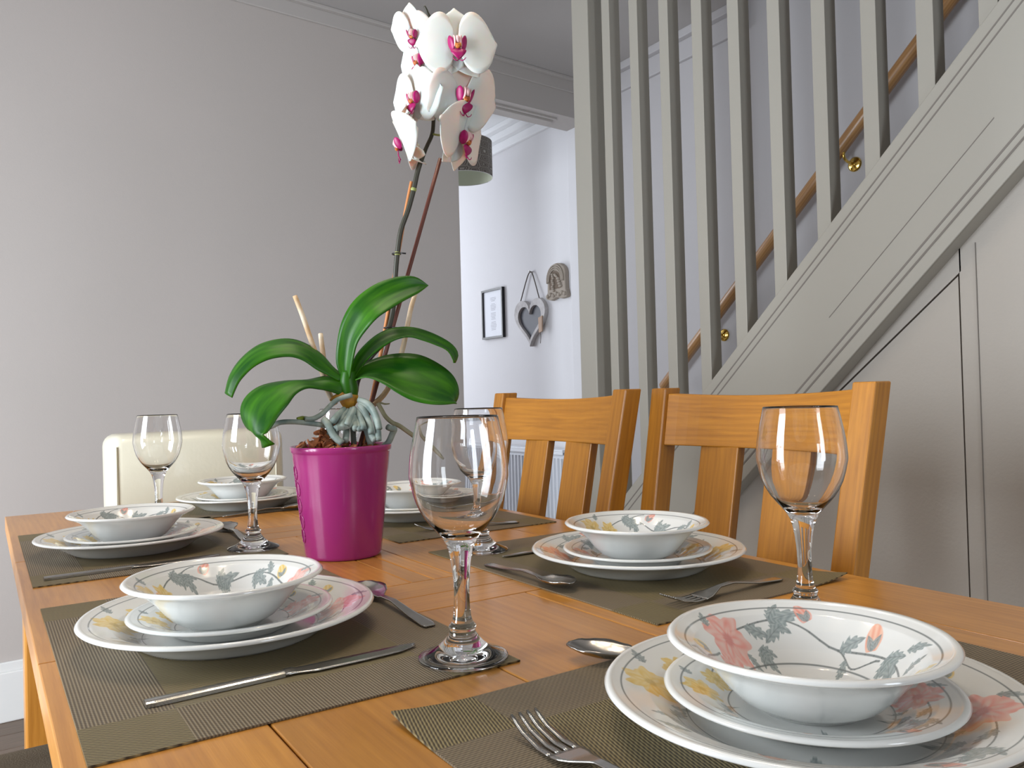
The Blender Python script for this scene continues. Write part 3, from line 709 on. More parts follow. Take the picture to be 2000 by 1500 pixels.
def china_mesh(name, prof_up, prof_dn, rin, rout, seed, NT=960):
    """prof_up: centre -> rim over the top, prof_dn: rim -> centre underneath"""
    pts = []
    for (r0, z0), (r1, z1) in zip(prof_up, prof_up[1:]):
        fine = r1 > rin - 0.002 and r0 < rout + 0.002
        n = max(1, int(math.hypot(r1 - r0, z1 - z0) / (0.00045 if fine else 0.004)))
        for k in range(n): pts.append((r0 + (r1 - r0) * k / n, z0 + (z1 - z0) * k / n))
    nup = len(pts) + 1
    pts += prof_dn
    P = np.array(pts); nr = len(P)
    # smooth the profile a little
    Q = P.copy()
    for _ in range(6 if nr > 40 else 2):
        Q[1:nup - 2, 1] = 0.25 * Q[:nup - 3, 1] + 0.5 * Q[1:nup - 2, 1] + 0.25 * Q[2:nup - 1, 1]
    P = Q
    th = np.linspace(0, 2 * PI, NT, endpoint=False)
    ring = P[1:-1]                       # first and last points sit on the axis
    RR, TT = np.meshgrid(ring[:, 0], th, indexing='ij'); ZZ = np.repeat(ring[:, 1][:, None], NT, 1)
    co = np.stack([RR * np.cos(TT), RR * np.sin(TT), ZZ], -1).reshape(-1, 3)
    co = np.vstack([co, [[0, 0, P[0, 1]], [0, 0, P[-1, 1]]]])
    m_ = len(ring); base = np.arange(m_ - 1)[:, None] * NT; k = np.arange(NT)[None]; k2 = (k + 1) % NT
    quads = np.stack([base + k, base + k2, base + NT + k2, base + NT + k], -1).reshape(-1, 4)
    c0, c1 = len(co) - 2, len(co) - 1; kk = np.arange(NT); kk2 = (kk + 1) % NT
    t0 = np.stack([np.full(NT, c0), kk2, kk], -1); t1 = np.stack([np.full(NT, c1), (m_ - 1) * NT + kk, (m_ - 1) * NT + kk2], -1)
    me = bpy.data.meshes.new(name)
    nf = len(quads) + 2 * NT
    me.vertices.add(len(co)); me.vertices.foreach_set('co', co.ravel().astype(np.float32))
    loops = np.concatenate([quads[:, ::-1].ravel(), t0[:, ::-1].ravel(), t1[:, ::-1].ravel()])
    me.loops.add(len(loops)); me.loops.foreach_set('vertex_index', loops.astype(np.int32))
    tot = np.concatenate([np.full(len(quads), 4), np.full(2 * NT, 3)]); st = np.concatenate([[0], np.cumsum(tot)[:-1]])
    me.polygons.add(nf); me.polygons.foreach_set('loop_start', st.astype(np.int32)); me.polygons.foreach_set('loop_total', tot.astype(np.int32))
    me.polygons.foreach_set('use_smooth', np.ones(nf, bool))
    me.update(calc_edges=True); me.validate()
    r = np.hypot(co[:, 0], co[:, 1]); a = np.arctan2(co[:, 1], co[:, 0])
    col = np.empty((len(co), 4), np.float32); col[:] = (0.76, 0.765, 0.74, 1)
    up = np.zeros(len(co), bool); up[:(nup - 2) * NT] = True
    col[up, :3] = paint(a[up], r[up], rin, rout, seed)
    at = me.color_attributes.new('pattern', 'FLOAT_COLOR', 'POINT'); at.data.foreach_set('color', col.ravel())
    me.materials.append(M['china'])
    bm = bmesh.new(); bm.from_mesh(me); bmesh.ops.recalc_face_normals(bm, faces=bm.faces[:]); bm.to_mesh(me); bm.free()
    return me
me_dinner = china_mesh('dinner_plate',
    [(0, .0055), (.074, .0055), (.081, .0068), (.090, .0118), (.101, .0185), (.116, .0236), (.1255, .0262), (.1280, .0266), (.1295, .0256)],
    [(.1299, .0243), (.1288, .0231), (.1255, .0225), (.114, .0192), (.101, .0138), (.090, .0074), (.083, .0026), (.079, .0), (.076, .0), (.074, .002), (0, .0022)], .077, .119, 3)
me_side = china_mesh('side_plate',
    [(0, .0052), (.048, .0052), (.053, .0062), (.062, .0120), (.074, .0172), (.0870, .0200), (.0895, .0203), (.0908, .0195)],
    [(.0911, .0185), (.0900, .0173), (.0865, .0166), (.073, .0134), (.062, .0082), (.054, .0026), (.050, .0), (.047, .0), (.0455, .002), (0, .0022)], .050, .080, 5)
me_bowl = china_mesh('cereal_bowl',
    [(0, .0055), (.030, .0060), (.042, .0100), (.052, .0190), (.0615, .0305), (.071, .0392), (.0830, .0452), (.0862, .0460), (.0880, .0450)],
    [(.0883, .0438), (.0872, .0425), (.0835, .0411), (.072, .0358), (.0630, .0275), (.054, .0165), (.046, .0080), (.038, .0032), (.034, .0026), (.033, .0), (.030, .0), (.029, .002), (0, .0022)], .044, .0765, 9)
def put(name, me, x, y, z, rot, label, cat, group):
    o = bpy.data.objects.new(name, me); C.objects.link(o); o.location = (x, y, z + T); o.rotation_euler = (0, 0, rot)
    return tag(o, label, cat, group)
SETTINGS = [
 # x, y, garland turn (degrees), where
 (0.187, 1.320, 350, 'far left beside the table edge'),
 (0.193, 0.770, 352, 'lower left before the pot'),
 (0.439, 0.326, 100, 'foreground at bottom right'),
 (0.672, 0.741, 292, 'before the nearer oak chair'),
 (0.655, 1.318, 60, 'half hidden behind the pot'),
 (0.451, 1.696, 320, 'far end before the cream chair'),
]
DTURN = [350, 345, 312, 146, 80, 300]
for (x, y, rot, wh), dr_ in zip(SETTINGS, DTURN):
    put('dinner_plate', me_dinner, x, y, MT, R_(dr_), 'large floral dinner plate at the bottom of the stack, ' + wh, 'plate', 'floral dinner plates')
    put('side_plate', me_side, x, y, MT + .0056, R_(dr_ + 8), 'small floral side plate between bowl and dinner plate, ' + wh, 'plate', 'floral side plates')
    put('cereal_bowl', me_bowl, x - (0.006 if x < 0.2 and y < 1 else 0), y, MT + .0056 + .0053, R_(rot), 'floral bowl on top of two stacked plates, ' + wh, 'bowl', 'floral bowls')

# ------------------------------------------------------------------ wine glasses
bm = bmesh.new()
gp = [(0, .0035), (.010, .0034), (.022, .0026), (.034, .0008), (.0355, 0), (.0368, .0010), (.0366, .0024), (.032, .0042), (.024, .0075), (.0175, .0125), (.0125, .0185), (.0105, .0225), (.0112, .0245), (.0112, .0270), (.0088, .0295),
      (.0072, .036), (.0064, .048), (.0066, .062), (.0080, .076), (.0102, .088), (.0140, .0970), (.0200, .1045), (.0290, .1150), (.0362, .1290), (.0402, .1450), (.0410, .1520), (.0396, .1680), (.0367, .1840), (.0338, .1970),
      (.0334, .1980), (.0330, .1972), (.0359, .1840), (.0388, .1680), (.0402, .1520), (.0394, .1450), (.0354, .1298), (.0281, .1165), (.0190, .1070), (.0100, .1015), (0, .0998)]
bot = gp[0:5]; 
# even out the contour
cp = [(p[0], 0, p[1]) for p in gp]
fine = []
for i in range(len(cp) - 1):
    p0, p1, p2, p3 = [Vector(cp[j]) for j in (max(i - 1, 0), i, i + 1, min(i + 2, len(cp) - 1))]
    for k in range(2):
        t = k / 2
        q = 0.5 * ((2 * p1) + (-p0 + p2) * t + (2 * p0 - 5 * p1 + 4 * p2 - p3) * t * t + (-p0 + 3 * p1 - 3 * p2 + p3) * t ** 3)
        fine.append((max(q.x, 0), q.z))
fine.append(gp[-1]); fine[0] = (0, gp[0][1]); fine = [fine[0]] + [f for f in fine[1:-1] if f[0] > 0.0004] + [fine[-1]]
lathe(bm, fine, 96)
me_g = bpy.data.meshes.new('wine_glass'); bm.to_mesh(me_g); bm.free(); me_g.materials.append(M['glass'])
me_g.polygons.foreach_set('use_smooth', [True] * len(me_g.polygons))
for x, y, z, lb in ((0.3275, 0.5750, MT, 'empty wine glass nearest the camera, its foot on the lower left placemat'), (0.331, 1.195, MT, 'empty wine glass left of the magenta pot, under a drooping orchid leaf'),
                 (0.579, 0.957, MT, 'empty wine glass seen through the foreground glass, right of the magenta pot'), (0.642, 0.477, 0.0003, 'empty wine glass at the right in front of the nearer oak chair'),
                 (0.262, 1.540, 0, 'empty wine glass at far left in front of the cream chair'), (0.583, 1.500, MT, 'wine glass hidden behind the magenta pot, only its rim showing')):
    put('wine_glass', me_g, x, y, z, random.random(), lb, 'wine glass', 'stemmed wine glasses')

# ------------------------------------------------------------------ cutlery (length along local +x from the handle end)
def grid_mesh(name, fx, n, m_, thick=0.0012):
    bm = bmesh.new(); V = [[None] * (m_ + 1) for _ in range(n + 1)]; U = [[None] * (m_ + 1) for _ in range(n + 1)]
    for i in range(n + 1):
        for j in range(m_ + 1):
            x, y, z, th = fx(i / n, -1 + 2 * j / m_)
            V[i][j] = bm.verts.new((x, y, z + th)); U[i][j] = bm.verts.new((x, y, z))
    for i in range(n):
        for j in range(m_):
            bm.faces.new((V[i][j], V[i + 1][j], V[i + 1][j + 1], V[i][j + 1])); bm.faces.new((U[i][j + 1], U[i + 1][j + 1], U[i + 1][j], U[i][j]))
    for i in range(n):
        bm.faces.new((U[i][0], U[i + 1][0], V[i + 1][0], V[i][0])); bm.faces.new((V[i][m_], V[i + 1][m_], U[i + 1][m_], U[i][m_]))
    for j in range(m_):
        bm.faces.new((U[0][j + 1], U[0][j], V[0][j], V[0][j + 1])); bm.faces.new((V[n][j + 1], V[n][j], U[n][j], U[n][j + 1]))
    return bm
def interp(x, xs, ys): return float(np.interp(x, xs, ys))
def mesh_of(bm, name, sub=0):
    bmesh.ops.recalc_face_normals(bm, faces=bm.faces[:]); me = bpy.data.meshes.new(name); bm.to_mesh(me); bm.free(); me.materials.append(M['steel'])
    me.polygons.foreach_set('use_smooth', [True] * len(me.polygons)); return me
def spoon_f(u, v):
    L = 0.178; x = u * L
    w_ = interp(x, [0, .006, .03, .08, .112, .120, .130, .145, .160, .172, .178], [.0052, .0068, .0056, .0035, .0029, .0050, .0128, .0178, .0172, .0108, .0030])
    z = interp(x, [0, .04, .085, .112, .120, .135, .150, .165, .178], [.0008, .0026, .0072, .0060, .0035, .0016, .0014, .0042, .0092])
    bowl = interp(x, [.116, .128, .150, .170, .178], [0, .006, .0085, .004, .0])
    return x, v * w_, z + bowl * v * v, 0.0016
me_spoon = mesh_of(grid_mesh('spoon', spoon_f, 60, 12), 'spoon')
def fork_f(u, v):
    L = 0.132; x = u * L
    w_ = interp(x, [0, .006, .03, .08, .100, .112, .122, .132], [.0050, .0066, .0054, .0034, .0030, .0072, .0112, .0118])
    z = interp(x, [0, .04, .080, .100, .115, .132], [.0008, .0028, .0090, .0080, .0040, .0015])
    return x, v * w_, z, 0.0016
bm = grid_mesh('fork', fork_f, 40, 8)
for k in range(4):
    yc = -0.0095 + k * 0.00633
    def tf(u, v, yc=yc):
        x = .131 + u * .046; w_ = .0019 * (1 - .55 * u ** 3); z = interp(u, [0, .3, .7, 1], [.0016, .0012, .0045, .0105])
        return x, yc * (1 - .06 * u) + v * w_, z, 0.0015
    b2 = grid_mesh('t', tf, 10, 2); m2 = bpy.data.meshes.new('t'); b2.to_mesh(m2); b2.free(); bm.from_mesh(m2); bpy.data.meshes.remove(m2)
me_fork = mesh_of(bm, 'fork')
def khandle(u, v):
    x = u * .100; w_ = interp(x, [0, .004, .09, .1], [.0055, .0064, .0050, .0046]); return x, v * w_, 0.0002, 0.0042 * (1 - .35 * v * v)
def kblade(u, v):
    x = .0995 + u * .115
    lo = -interp(u, [0, .08, .2, .6, .85, 1], [.0046, .0050, .0095, .0100, .0085, .0015]); hi = interp(u, [0, .1, .5, .9, 1], [.0046, .0046, .0046, .0042, .0018])
    y = lo + (hi - lo) * (v + 1) / 2
    th = interp(v, [-1, 1], [.0006, .0018]) * (1 if u > .08 else 1.6)
    return x, y, 0.0012 if u > 0.02 else 0.0008, th
bmh = grid_mesh('h', khandle, 14, 6); bmb = grid_mesh('b', kblade, 30, 4)
me_kh = mesh_of(bmh, 'knife_handle'); me_kh.polygons.foreach_set('use_smooth', [False] * len(me_kh.polygons)); me_kb = mesh_of(bmb, 'knife_blade')
def knife(x, y, ang, label, z=MT + .0002):
    t = thing('table_knife', label, 'knife', (x, y, T + z), R_(ang), 'steel table knives')
    for nm, me in (('handle', me_kh), ('blade', me_kb)):
        o = bpy.data.objects.new(nm, me); C.objects.link(o); o.parent = t
    return t
knife(0.094, 0.6225, 0.6, 'steel knife lying across the lower left placemat beside the nearest wine glass')
knife(0.062, 1.154, 3.0, 'steel knife across the far left placemat, in front of its plates')
knife(0.786, 0.893, 180, 'steel knife behind the plates in front of the nearer oak chair')
knife(0.594, 0.190, 94, 'steel knife at the right edge of the foreground placemat')
def flat(name, me, x, y, ang, label, group, z=MT + .0002):
    return put(name, me, x, y, z, R_(ang), label, name, group)
flat('spoon', me_spoon, 0.346, 0.668, 88.5, 'spoon behind the plates of the lower left setting, handle pointing to the glass', 'steel spoons')
flat('spoon', me_spoon, 0.337, 1.245, 88, 'spoon behind the far left plates, half hidden by a wine glass stem', 'steel spoons')
flat('spoon', me_spoon, 0.499, 0.379, 125, 'spoon poking out left of the foreground plates on the bare table', 'steel spoons')
flat('spoon', me_spoon, 0.532, 0.866, -91, 'spoon left of the plates in front of the nearer oak chair', 'steel spoons')
flat('spoon', me_spoon, 0.375, 1.560, 4, 'spoon in front of the far end plates, beside the pot', 'steel spoons')
flat('fork', me_fork, 0.280, 0.250, 88, 'fork with its tines up in the foreground placemat at the bottom', 'steel forks')
flat('fork', me_fork, 0.742, 0.585, 181, 'fork on the placemat between the two right-hand bowls', 'steel forks')
flat('fork', me_fork, 0.752, 1.122, 168, 'fork on the placemat behind the foreground glass', 'steel forks')

# ------------------------------------------------------------------ plant pot and orchid (local frame: x right, y away, z up)
PX, PY, PROT = 0.420, 1.067, R_(-21.486)
pot = None
bm = bmesh.new()
lathe(bm, [(0, 0), (.0485, 0), (.0515, .0015), (.0525, .005), (.0600, .075), (.0670, .143), (.0676, .1445), (.0682, .1452), (.0690, .1462), (.0698, .1505), (.0698, .1525), (.0688, .1535), (.0672, .1530), (.0655, .148), (.0645, .138), (.0575, .070), (.050, .008), (0, .006)], 96)
pot = obj_from_bm('plant_pot', bm, M['pot'], None, True); pot.location = (PX, PY, T); pot.rotation_euler = (0, 0, PROT)
tag(pot, 'tapered glossy magenta plant pot standing in the middle of the table', 'plant pot')
bm = bmesh.new()   # embossed ovals on the left flank
for k, (zz, aa) in enumerate([(.118, 196), (.096, 199), (.074, 198), (.052, 200), (.032, 197), (.108, 186), (.085, 184), (.062, 186)]):
    r0 = .0540 + zz * .0925; a = R_(aa); n = 28; rg = []
    pts = []
    for i in range(n + 1):
        q = 2 * PI * i / n; da = .0075 * math.cos(q) / r0; z_ = zz + .0095 * math.sin(q); rr = .0523 + z_ * .1045 + 0.0002
        pts.append((rr * math.cos(a + da), rr * math.sin(a + da), z_))
    tube(bm, pts, .0007, 6, True, 1)
obj_from_bm('embossed_ovals', bm, M['pot'], pot, True)
bm = bmesh.new(); lathe(bm, [(0, .128), (.030, .134), (.052, .130), (.0625, .124), (.0625, .118), (0, .118)], 40)
soil = obj_from_bm('potting_soil', bm, M['soil'], None, True); soil.location = (PX, PY, T); tag(soil, 'dark potting bark filling the magenta pot', 'soil', None, 'stuff')
rnd = random.Random(5)
bm = bmesh.new()
for i in range(190):
    a = rnd.uniform(0, 2 * PI); r = .058 * math.sqrt(rnd.random()); x, y = r * math.cos(a), r * math.sin(a)
    hump = .024 if (x < -0.002) else .004
    z = .136 + rnd.uniform(0, .012) + hump * rnd.random() * 1.6 * (1 - (r / .062) ** 2)
    s = Vector((rnd.uniform(.005, .013), rnd.uniform(.003, .008), rnd.uniform(.0015, .004)))
    mt = Matrix.Translation((x, y, z)) @ Euler((rnd.uniform(-.8, .8), rnd.uniform(-.9, .9), rnd.uniform(0, 6))).to_matrix().to_4x4()
    b0 = bmesh.ops.create_icosphere(bm, subdivisions=1, radius=1.0)['verts']
    for v in b0:
        v.co = mt @ Vector((v.co.x * s.x * rnd.uniform(.6, 1.3), v.co.y * s.y * rnd.uniform(.6, 1.3), v.co.z * s.z * rnd.uniform(.5, 1.4)))
bark = obj_from_bm('bark_chips', bm, M['bark']); bark.location = (PX, PY, T); bark.rotation_euler = (0, 0, PROT)
tag(bark, 'brown bark chips heaped under the orchid roots in the pot', 'bark', None, 'stuff')

orchid = thing('orchid', 'white moth orchid with magenta lips and arching green leaves in the pot', 'orchid', (PX, PY, T), PROT)
L1A = [(0.0052,0,0.2458), (-0.0023,-0.0012,0.2675), (0.0001,-0.0025,0.2961), (0.0078,-0.0037,0.3265), (0.0242,-0.005,0.3533), (0.0514,-0.0037,0.3753), (0.0824,-0.0025,0.3871), (0.108,-0.0012,0.3883), (0.1275,0,0.3779)]
L1B = [(0.0147,-0.01,0.2453), (0.0214,-0.0162,0.2735), (0.0278,-0.0225,0.2944), (0.0402,-0.0288,0.3115), (0.0542,-0.035,0.3258), (0.0725,-0.0262,0.3391), (0.0912,-0.0175,0.3518), (0.1103,-0.0088,0.3634), (0.1275,0,0.3779)]
L2A = [(0.0079,-0,0.2511), (-0.0059,0.0067,0.2625), (-0.0197,0.0133,0.2811), (-0.039,0.02,0.2972), (-0.0614,0.0167,0.3063), (-0.0855,0.0133,0.3062), (-0.1127,0.01,0.2973), (-0.136,0.0033,0.2769), (-0.1489,-0.0033,0.2541), (-0.1535,-0.01,0.2297)]
L2B = [(0.0007,-0.005,0.2422), (-0.0164,-0.0083,0.254), (-0.03,-0.0117,0.2621), (-0.0451,-0.015,0.2737), (-0.0602,-0.0167,0.2796), (-0.0769,-0.0183,0.2801), (-0.0969,-0.02,0.276), (-0.117,-0.02,0.265), (-0.1338,-0.02,0.2464), (-0.1433,-0.02,0.2234)]
L3A = [(0.0078,0,0.2475), (-0.0183,-0,0.2534), (-0.0445,0,0.25), (-0.0751,-0.004,0.2491), (-0.1033,-0.012,0.2433), (-0.121,-0.02,0.2323), (-0.131,-0.028,0.2171), (-0.132,-0.036,0.2001), (-0.1244,-0.042,0.1815), (-0.1097,-0.046,0.1693), (-0.1048,-0.05,0.1542)]
L3B = [(0.0055,-0.01,0.2223), (-0.0099,-0.018,0.2306), (-0.0268,-0.026,0.2361), (-0.0433,-0.036,0.238), (-0.0578,-0.048,0.2305), (-0.0689,-0.06,0.2154), (-0.0817,-0.066,0.1991), (-0.091,-0.072,0.1847), (-0.099,-0.074,0.1751), (-0.1024,-0.072,0.171), (-0.0877,-0.07,0.1597)]
L4A = [(0.0132,0,0.251), (0.0227,0.0033,0.2763), (0.0411,0.0067,0.2963), (0.0632,0.01,0.311), (0.0873,0.0133,0.3166), (0.1116,0.0167,0.3149), (0.1379,0.02,0.3056), (0.1602,0.02,0.2921), (0.1686,0.02,0.2788), (0.1643,0.02,0.2666)]
L4B = [(0.0192,-0.004,0.2436), (0.031,-0.0077,0.2612), (0.0435,-0.0113,0.2743), (0.0614,-0.015,0.2873), (0.0795,-0.0133,0.2972), (0.0977,-0.0117,0.3004), (0.1159,-0.01,0.2957), (0.1344,-0.0067,0.2892), (0.1512,-0.0033,0.2811), (0.1606,-0,0.2658)]
L5A = [(0.0193,-0,0.2473), (0.035,0.0075,0.2618), (0.059,0.015,0.2727), (0.0868,0.0188,0.2771), (0.1142,0.015,0.2741), (0.1395,0.0112,0.261), (0.157,0.005,0.2447), (0.1624,-0.0025,0.2277), (0.1578,-0.01,0.2103)]
L5B = [(0.0217,-0.01,0.2416), (0.039,-0.0194,0.2419), (0.0577,-0.0288,0.2333), (0.0761,-0.0369,0.2204), (0.0965,-0.0425,0.2093), (0.1204,-0.0481,0.2034), (0.1403,-0.045,0.2028), (0.1521,-0.0375,0.206), (0.155,-0.03,0.2095)]
CROWN = [(0.0125,0,0.2565), (0.0113,0,0.2421), (0.0128,0,0.2312), (0.0126,-0,0.2222)]
SHEATH = [(0.0126,0,0.224), (0.0115,-0,0.2132), (0.0122,0,0.2042)]
STEM = [(0.0218,0.012,0.2275), (0.0258,0.0156,0.2458), (0.0425,0.0192,0.275), (0.0621,0.0228,0.2972), (0.0717,0.0264,0.3198), (0.0785,0.03,0.35), (0.0825,0.029,0.395), (0.0862,0.028,0.4287), (0.0921,0.027,0.4624), (0.1032,0.026,0.4926), (0.112,0.025,0.5228), (0.1194,0.024,0.553), (0.1313,0.023,0.5835), (0.1408,0.022,0.6048), (0.1435,0.021,0.6273), (0.1462,0.02,0.6514), (0.144,0.02,0.6817), (0.1479,0.02,0.72), (0.145,0.02,0.7578), (0.1381,0.02,0.784), (0.1338,0.02,0.7935)]
PED3 = [(0.1421,0.02,0.6042), (0.1505,0.015,0.6014), (0.1604,0.01,0.6017)]
PED7 = [(0.121,0.02,0.5746), (0.1159,0.02,0.5804), (0.1094,0.02,0.5869)]
TIP = [(0.149,0.02,0.7658), (0.1403,0.02,0.7819), (0.1345,0.02,0.7921)]
STAKE = [(0.1564,0.055,0.5788), (0.042,0.03,0.2035)]
STAKE2 = [(0.1103,0.036,0.537), (0.0985,0.0355,0.4833), (0.0814,0.035,0.3959), (0.0578,0.0345,0.2756), (0.0414,0.034,0.2035)]
DEAD1 = [(-0.0602,0.03,0.3664), (-0.0493,0.026,0.3352), (-0.0373,0.022,0.2968), (-0.0226,0.018,0.2505), (-0.0166,0.014,0.2285), (-0.0071,0.01,0.2101)]
DEAD2 = [(-0.026,0.04,0.3128), (-0.0223,0.03,0.2766), (-0.0173,0.02,0.2358)]
DEAD3 = [(0.1139,0.06,0.3728), (0.1068,0.054,0.3528), (0.1011,0.048,0.3291), (0.0898,0.042,0.2831), (0.068,0.036,0.2305), (0.0472,0.03,0.2085)]
R1 = [(0.0159,-0.015,0.2229), (-0.0033,-0.018,0.2172), (-0.0138,-0.021,0.2087), (-0.0242,-0.024,0.1985), (-0.0362,-0.027,0.1919), (-0.0479,-0.03,0.1915)]
R1T = [(-0.0451,-0.015,0.1914), (-0.0515,-0.0225,0.1919), (-0.0579,-0.03,0.193)]
RLONG = [(-0.0193,-0.02,0.1808), (-0.0273,-0.0233,0.1831), (-0.0414,-0.0267,0.1856), (-0.06,-0.03,0.1882), (-0.0789,-0.0267,0.1882), (-0.0894,-0.0233,0.1841), (-0.1001,-0.02,0.1784)]
RRIGHT = [(0.0522,0.01,0.2102), (0.057,0.0075,0.2009), (0.0627,0.005,0.1906), (0.0714,0.0025,0.1822), (0.0813,0,0.1773), (0.096,-0.0025,0.1662), (0.1158,-0.005,0.1513), (0.1286,-0.0075,0.1397), (0.1403,-0.01,0.1282)]
RRIGHTB = [(0.0558,0.01,0.2112), (0.0623,0.01,0.2089), (0.069,0.01,0.2093)]
RCURL = [(0.0594,0,0.1501), (0.0654,-0.004,0.1552), (0.0709,-0.008,0.1673), (0.0733,-0.012,0.1734), (0.0681,-0.016,0.1747), (0.0639,-0.02,0.177)]
RFRONT = [(0.0009,-0.045,0.1577), (-0.0093,-0.0413,0.1675), (-0.0148,-0.0375,0.1782), (-0.0185,-0.0337,0.186), (-0.0232,-0.03,0.1904)]
RFRONT2 = [(-0.0072,-0.04,0.1781), (0.0033,-0.0362,0.1795), (0.012,-0.0325,0.1821), (0.0169,-0.0288,0.1867), (0.0162,-0.025,0.1936)]
RSS = [[(0.0048,-0.015,0.2036), (-0.0031,-0.0275,0.1961), (-0.0098,-0.04,0.1878)],
   [(0.0106,-0.015,0.2015), (0.0027,-0.0233,0.1939), (-0.0005,-0.0317,0.1825), (-0.0082,-0.04,0.1771)],
   [(0.0156,-0.015,0.2033), (0.0104,-0.0233,0.1937), (0.0044,-0.0317,0.1862), (0.0013,-0.04,0.1788)],
   [(0.0185,-0.015,0.2042), (0.0163,-0.0233,0.1975), (0.0112,-0.0317,0.1899), (0.0081,-0.04,0.1824)],
   [(0.0203,-0.015,0.1982), (0.021,-0.0233,0.1894), (0.0235,-0.0317,0.1807), (0.0251,-0.04,0.176)],
   [(0.0233,-0.015,0.2011), (0.0249,-0.0233,0.1933), (0.0284,-0.0317,0.1835), (0.0299,-0.04,0.1768)],
   [(0.0255,-0.015,0.209), (0.0311,-0.02,0.202), (0.0365,-0.025,0.189), (0.0399,-0.03,0.1752), (0.0414,-0.035,0.1655), (0.045,-0.04,0.1597)],
   [(0.0265,-0.015,0.213), (0.037,-0.02,0.2058), (0.0445,-0.025,0.1967), (0.0479,-0.03,0.1848), (0.0494,-0.035,0.1731), (0.0498,-0.04,0.1595)],
   [(0.0246,-0.015,0.216), (0.0352,-0.0212,0.2118), (0.0435,-0.0275,0.2027), (0.0488,-0.0337,0.1888), (0.0511,-0.04,0.1751)],
   [(0.0253,-0.015,0.2031), (0.0337,-0.0233,0.193), (0.039,-0.0317,0.1812), (0.0404,-0.04,0.1696)],
   [(0.0081,-0.015,0.1757), (0.0069,-0.0275,0.1683), (0.0057,-0.04,0.1611)],
   [(0.0232,-0.015,0.1951), (0.0189,-0.0275,0.1856), (0.0194,-0.04,0.1762)]]
CLIP1, CLIP2 = STEM[7], STEM[4]
def leaf(name, A, B, fold=0.004, twist=0.0):
    n, m_ = 40, 8
    a, b = smooth_line(A, n), smooth_line(B, n)
    bm = bmesh.new(); uvl = bm.loops.layers.uv.verify(); G = []
    for i in range(n):
        mid = (a[i] + b[i]) / 2; acr = (b[i] - a[i])
        tan = ((a[min(i + 1, n - 1)] + b[min(i + 1, n - 1)]) / 2 - (a[max(i - 1, 0)] + b[max(i - 1, 0)]) / 2).normalized()
        nrm = acr.cross(tan); nrm = nrm.normalized() if nrm.length > 1e-9 else Vector((0, 0, 1))
        wdt = acr.length
        row = []
        for j in range(m_ + 1):
            v = -1 + 2 * j / m_
            sag = fold * min(1, wdt / 0.03) * (abs(v) ** 1.2)
            row.append(bm.verts.new(mid + acr * v * 0.5 + nrm * sag))
        G.append(row)
    for i in range(n - 1):
        for j in range(m_):
            f = bm.faces.new((G[i][j], G[i + 1][j], G[i + 1][j + 1], G[i][j + 1]))
            for lp, (u_, v_) in zip(f.loops, ((i, j), (i + 1, j), (i + 1, j + 1), (i, j + 1))): lp[uvl].uv = (u_ / n, v_ / m_)
    o = obj_from_bm(name, bm, M['leaf'], orchid, True)
    s = o.modifiers.new('thickness', 'SOLIDIFY'); s.thickness = 0.0016; s.offset = 0
    return o
leaf('leaf', L1A, L1B, 0.005); leaf('leaf', L2A, L2B, 0.004); leaf('leaf', L3A, L3B, 0.005); leaf('leaf', L4A, L4B, 0.003); leaf('leaf', L5A, L5B, 0.006)
bm = bmesh.new(); tube(bm, CROWN, [.010, .0125, .0125, .0115], 20); obj_from_bm('crown', bm, M['leaf'], orchid, True)
bm = bmesh.new(); tube(bm, SHEATH, [.0125, .0125, .006], 20); tube(bm, [(0.004, -.004, .223), (-.008, -.008, .219), (-.014, -.006, .216)], [.006, .004, .001], 10)
obj_from_bm('withered_sheath', bm, M['sheath'], orchid, True)
def otube(name, pts, rads, m, seg=12, parent=None, sub=4):
    bm = bmesh.new(); tube(bm, pts, rads, seg, True, sub); return obj_from_bm(name, bm, m, parent or orchid, True)
n_ = len(STEM)
st = otube('flower_stem', STEM, [0.0030 + 0.0008 * (1 if i < 12 else 0) - 0.0012 * max(0, i - 14) / 6 for i in range(n_)], M['stem'], 12)
st['label'] = 'dark flower stem'
otube('stem_tip', TIP, [.0016, .0013, .0008], M['stem'], 8, st)
for p in (PED3, PED7): otube('pedicel', p, .0016, M['pedicel'], 8, st)
for i_ in (4, 7, 10):
    p = Vector(STEM[i_]); q = Vector(STEM[i_ + 1]); d = (q - p).normalized()
    otube('stem_node', [p - d * .003, p, p + d * .003], [.0036, .0046, .0034], M['pedicel'] if i_ > 6 else M['stem'], 12, st, 2)
for pts in (DEAD1, DEAD2, DEAD3):
    n_ = len(pts)
    o = otube('dry_stem', pts, [.0034 + .0010 * i / n_ for i in range(n_)], M['deadstem'], 10); o['label'] = 'pale dried-up stem'
otube('aerial_root', R1, [.0036, .0034, .0034, .0034, .0036, .0034], M['root'], 10)
otube('root_tip', R1T, [.0034, .0042, .0012], M['roottip'], 10, orchid.children[-1])
for p, m_, r in ((RLONG, 'root', .0036), (RRIGHT, 'rootg', .0032), (RRIGHTB, 'rootg', .0014), (RCURL, 'root', .0044), (RFRONT, 'root', .0048), (RFRONT2, 'root', .0046)):
    k = len(p); otube('aerial_root', p, [r * (0.55 if (i == k - 1 and r < .004) else 1) for i in range(k)], M[m_], 12)
for p in RSS:
    otube('root', p, [.0040] + [.0044] * (len(p) - 1), M['root'], 12)
# extra roots round the back of the crown
for a in range(8):
    q = R_(20 + a * 20); rr = .030 + .01 * (a % 3)
    otube('root', [(.0125, 0, .205), (.0125 + math.cos(q) * rr * .6, math.sin(q) * rr * .6, .190), (.0125 + math.cos(q) * rr, math.sin(q) * rr, .150)], .0040, M['root'], 10)
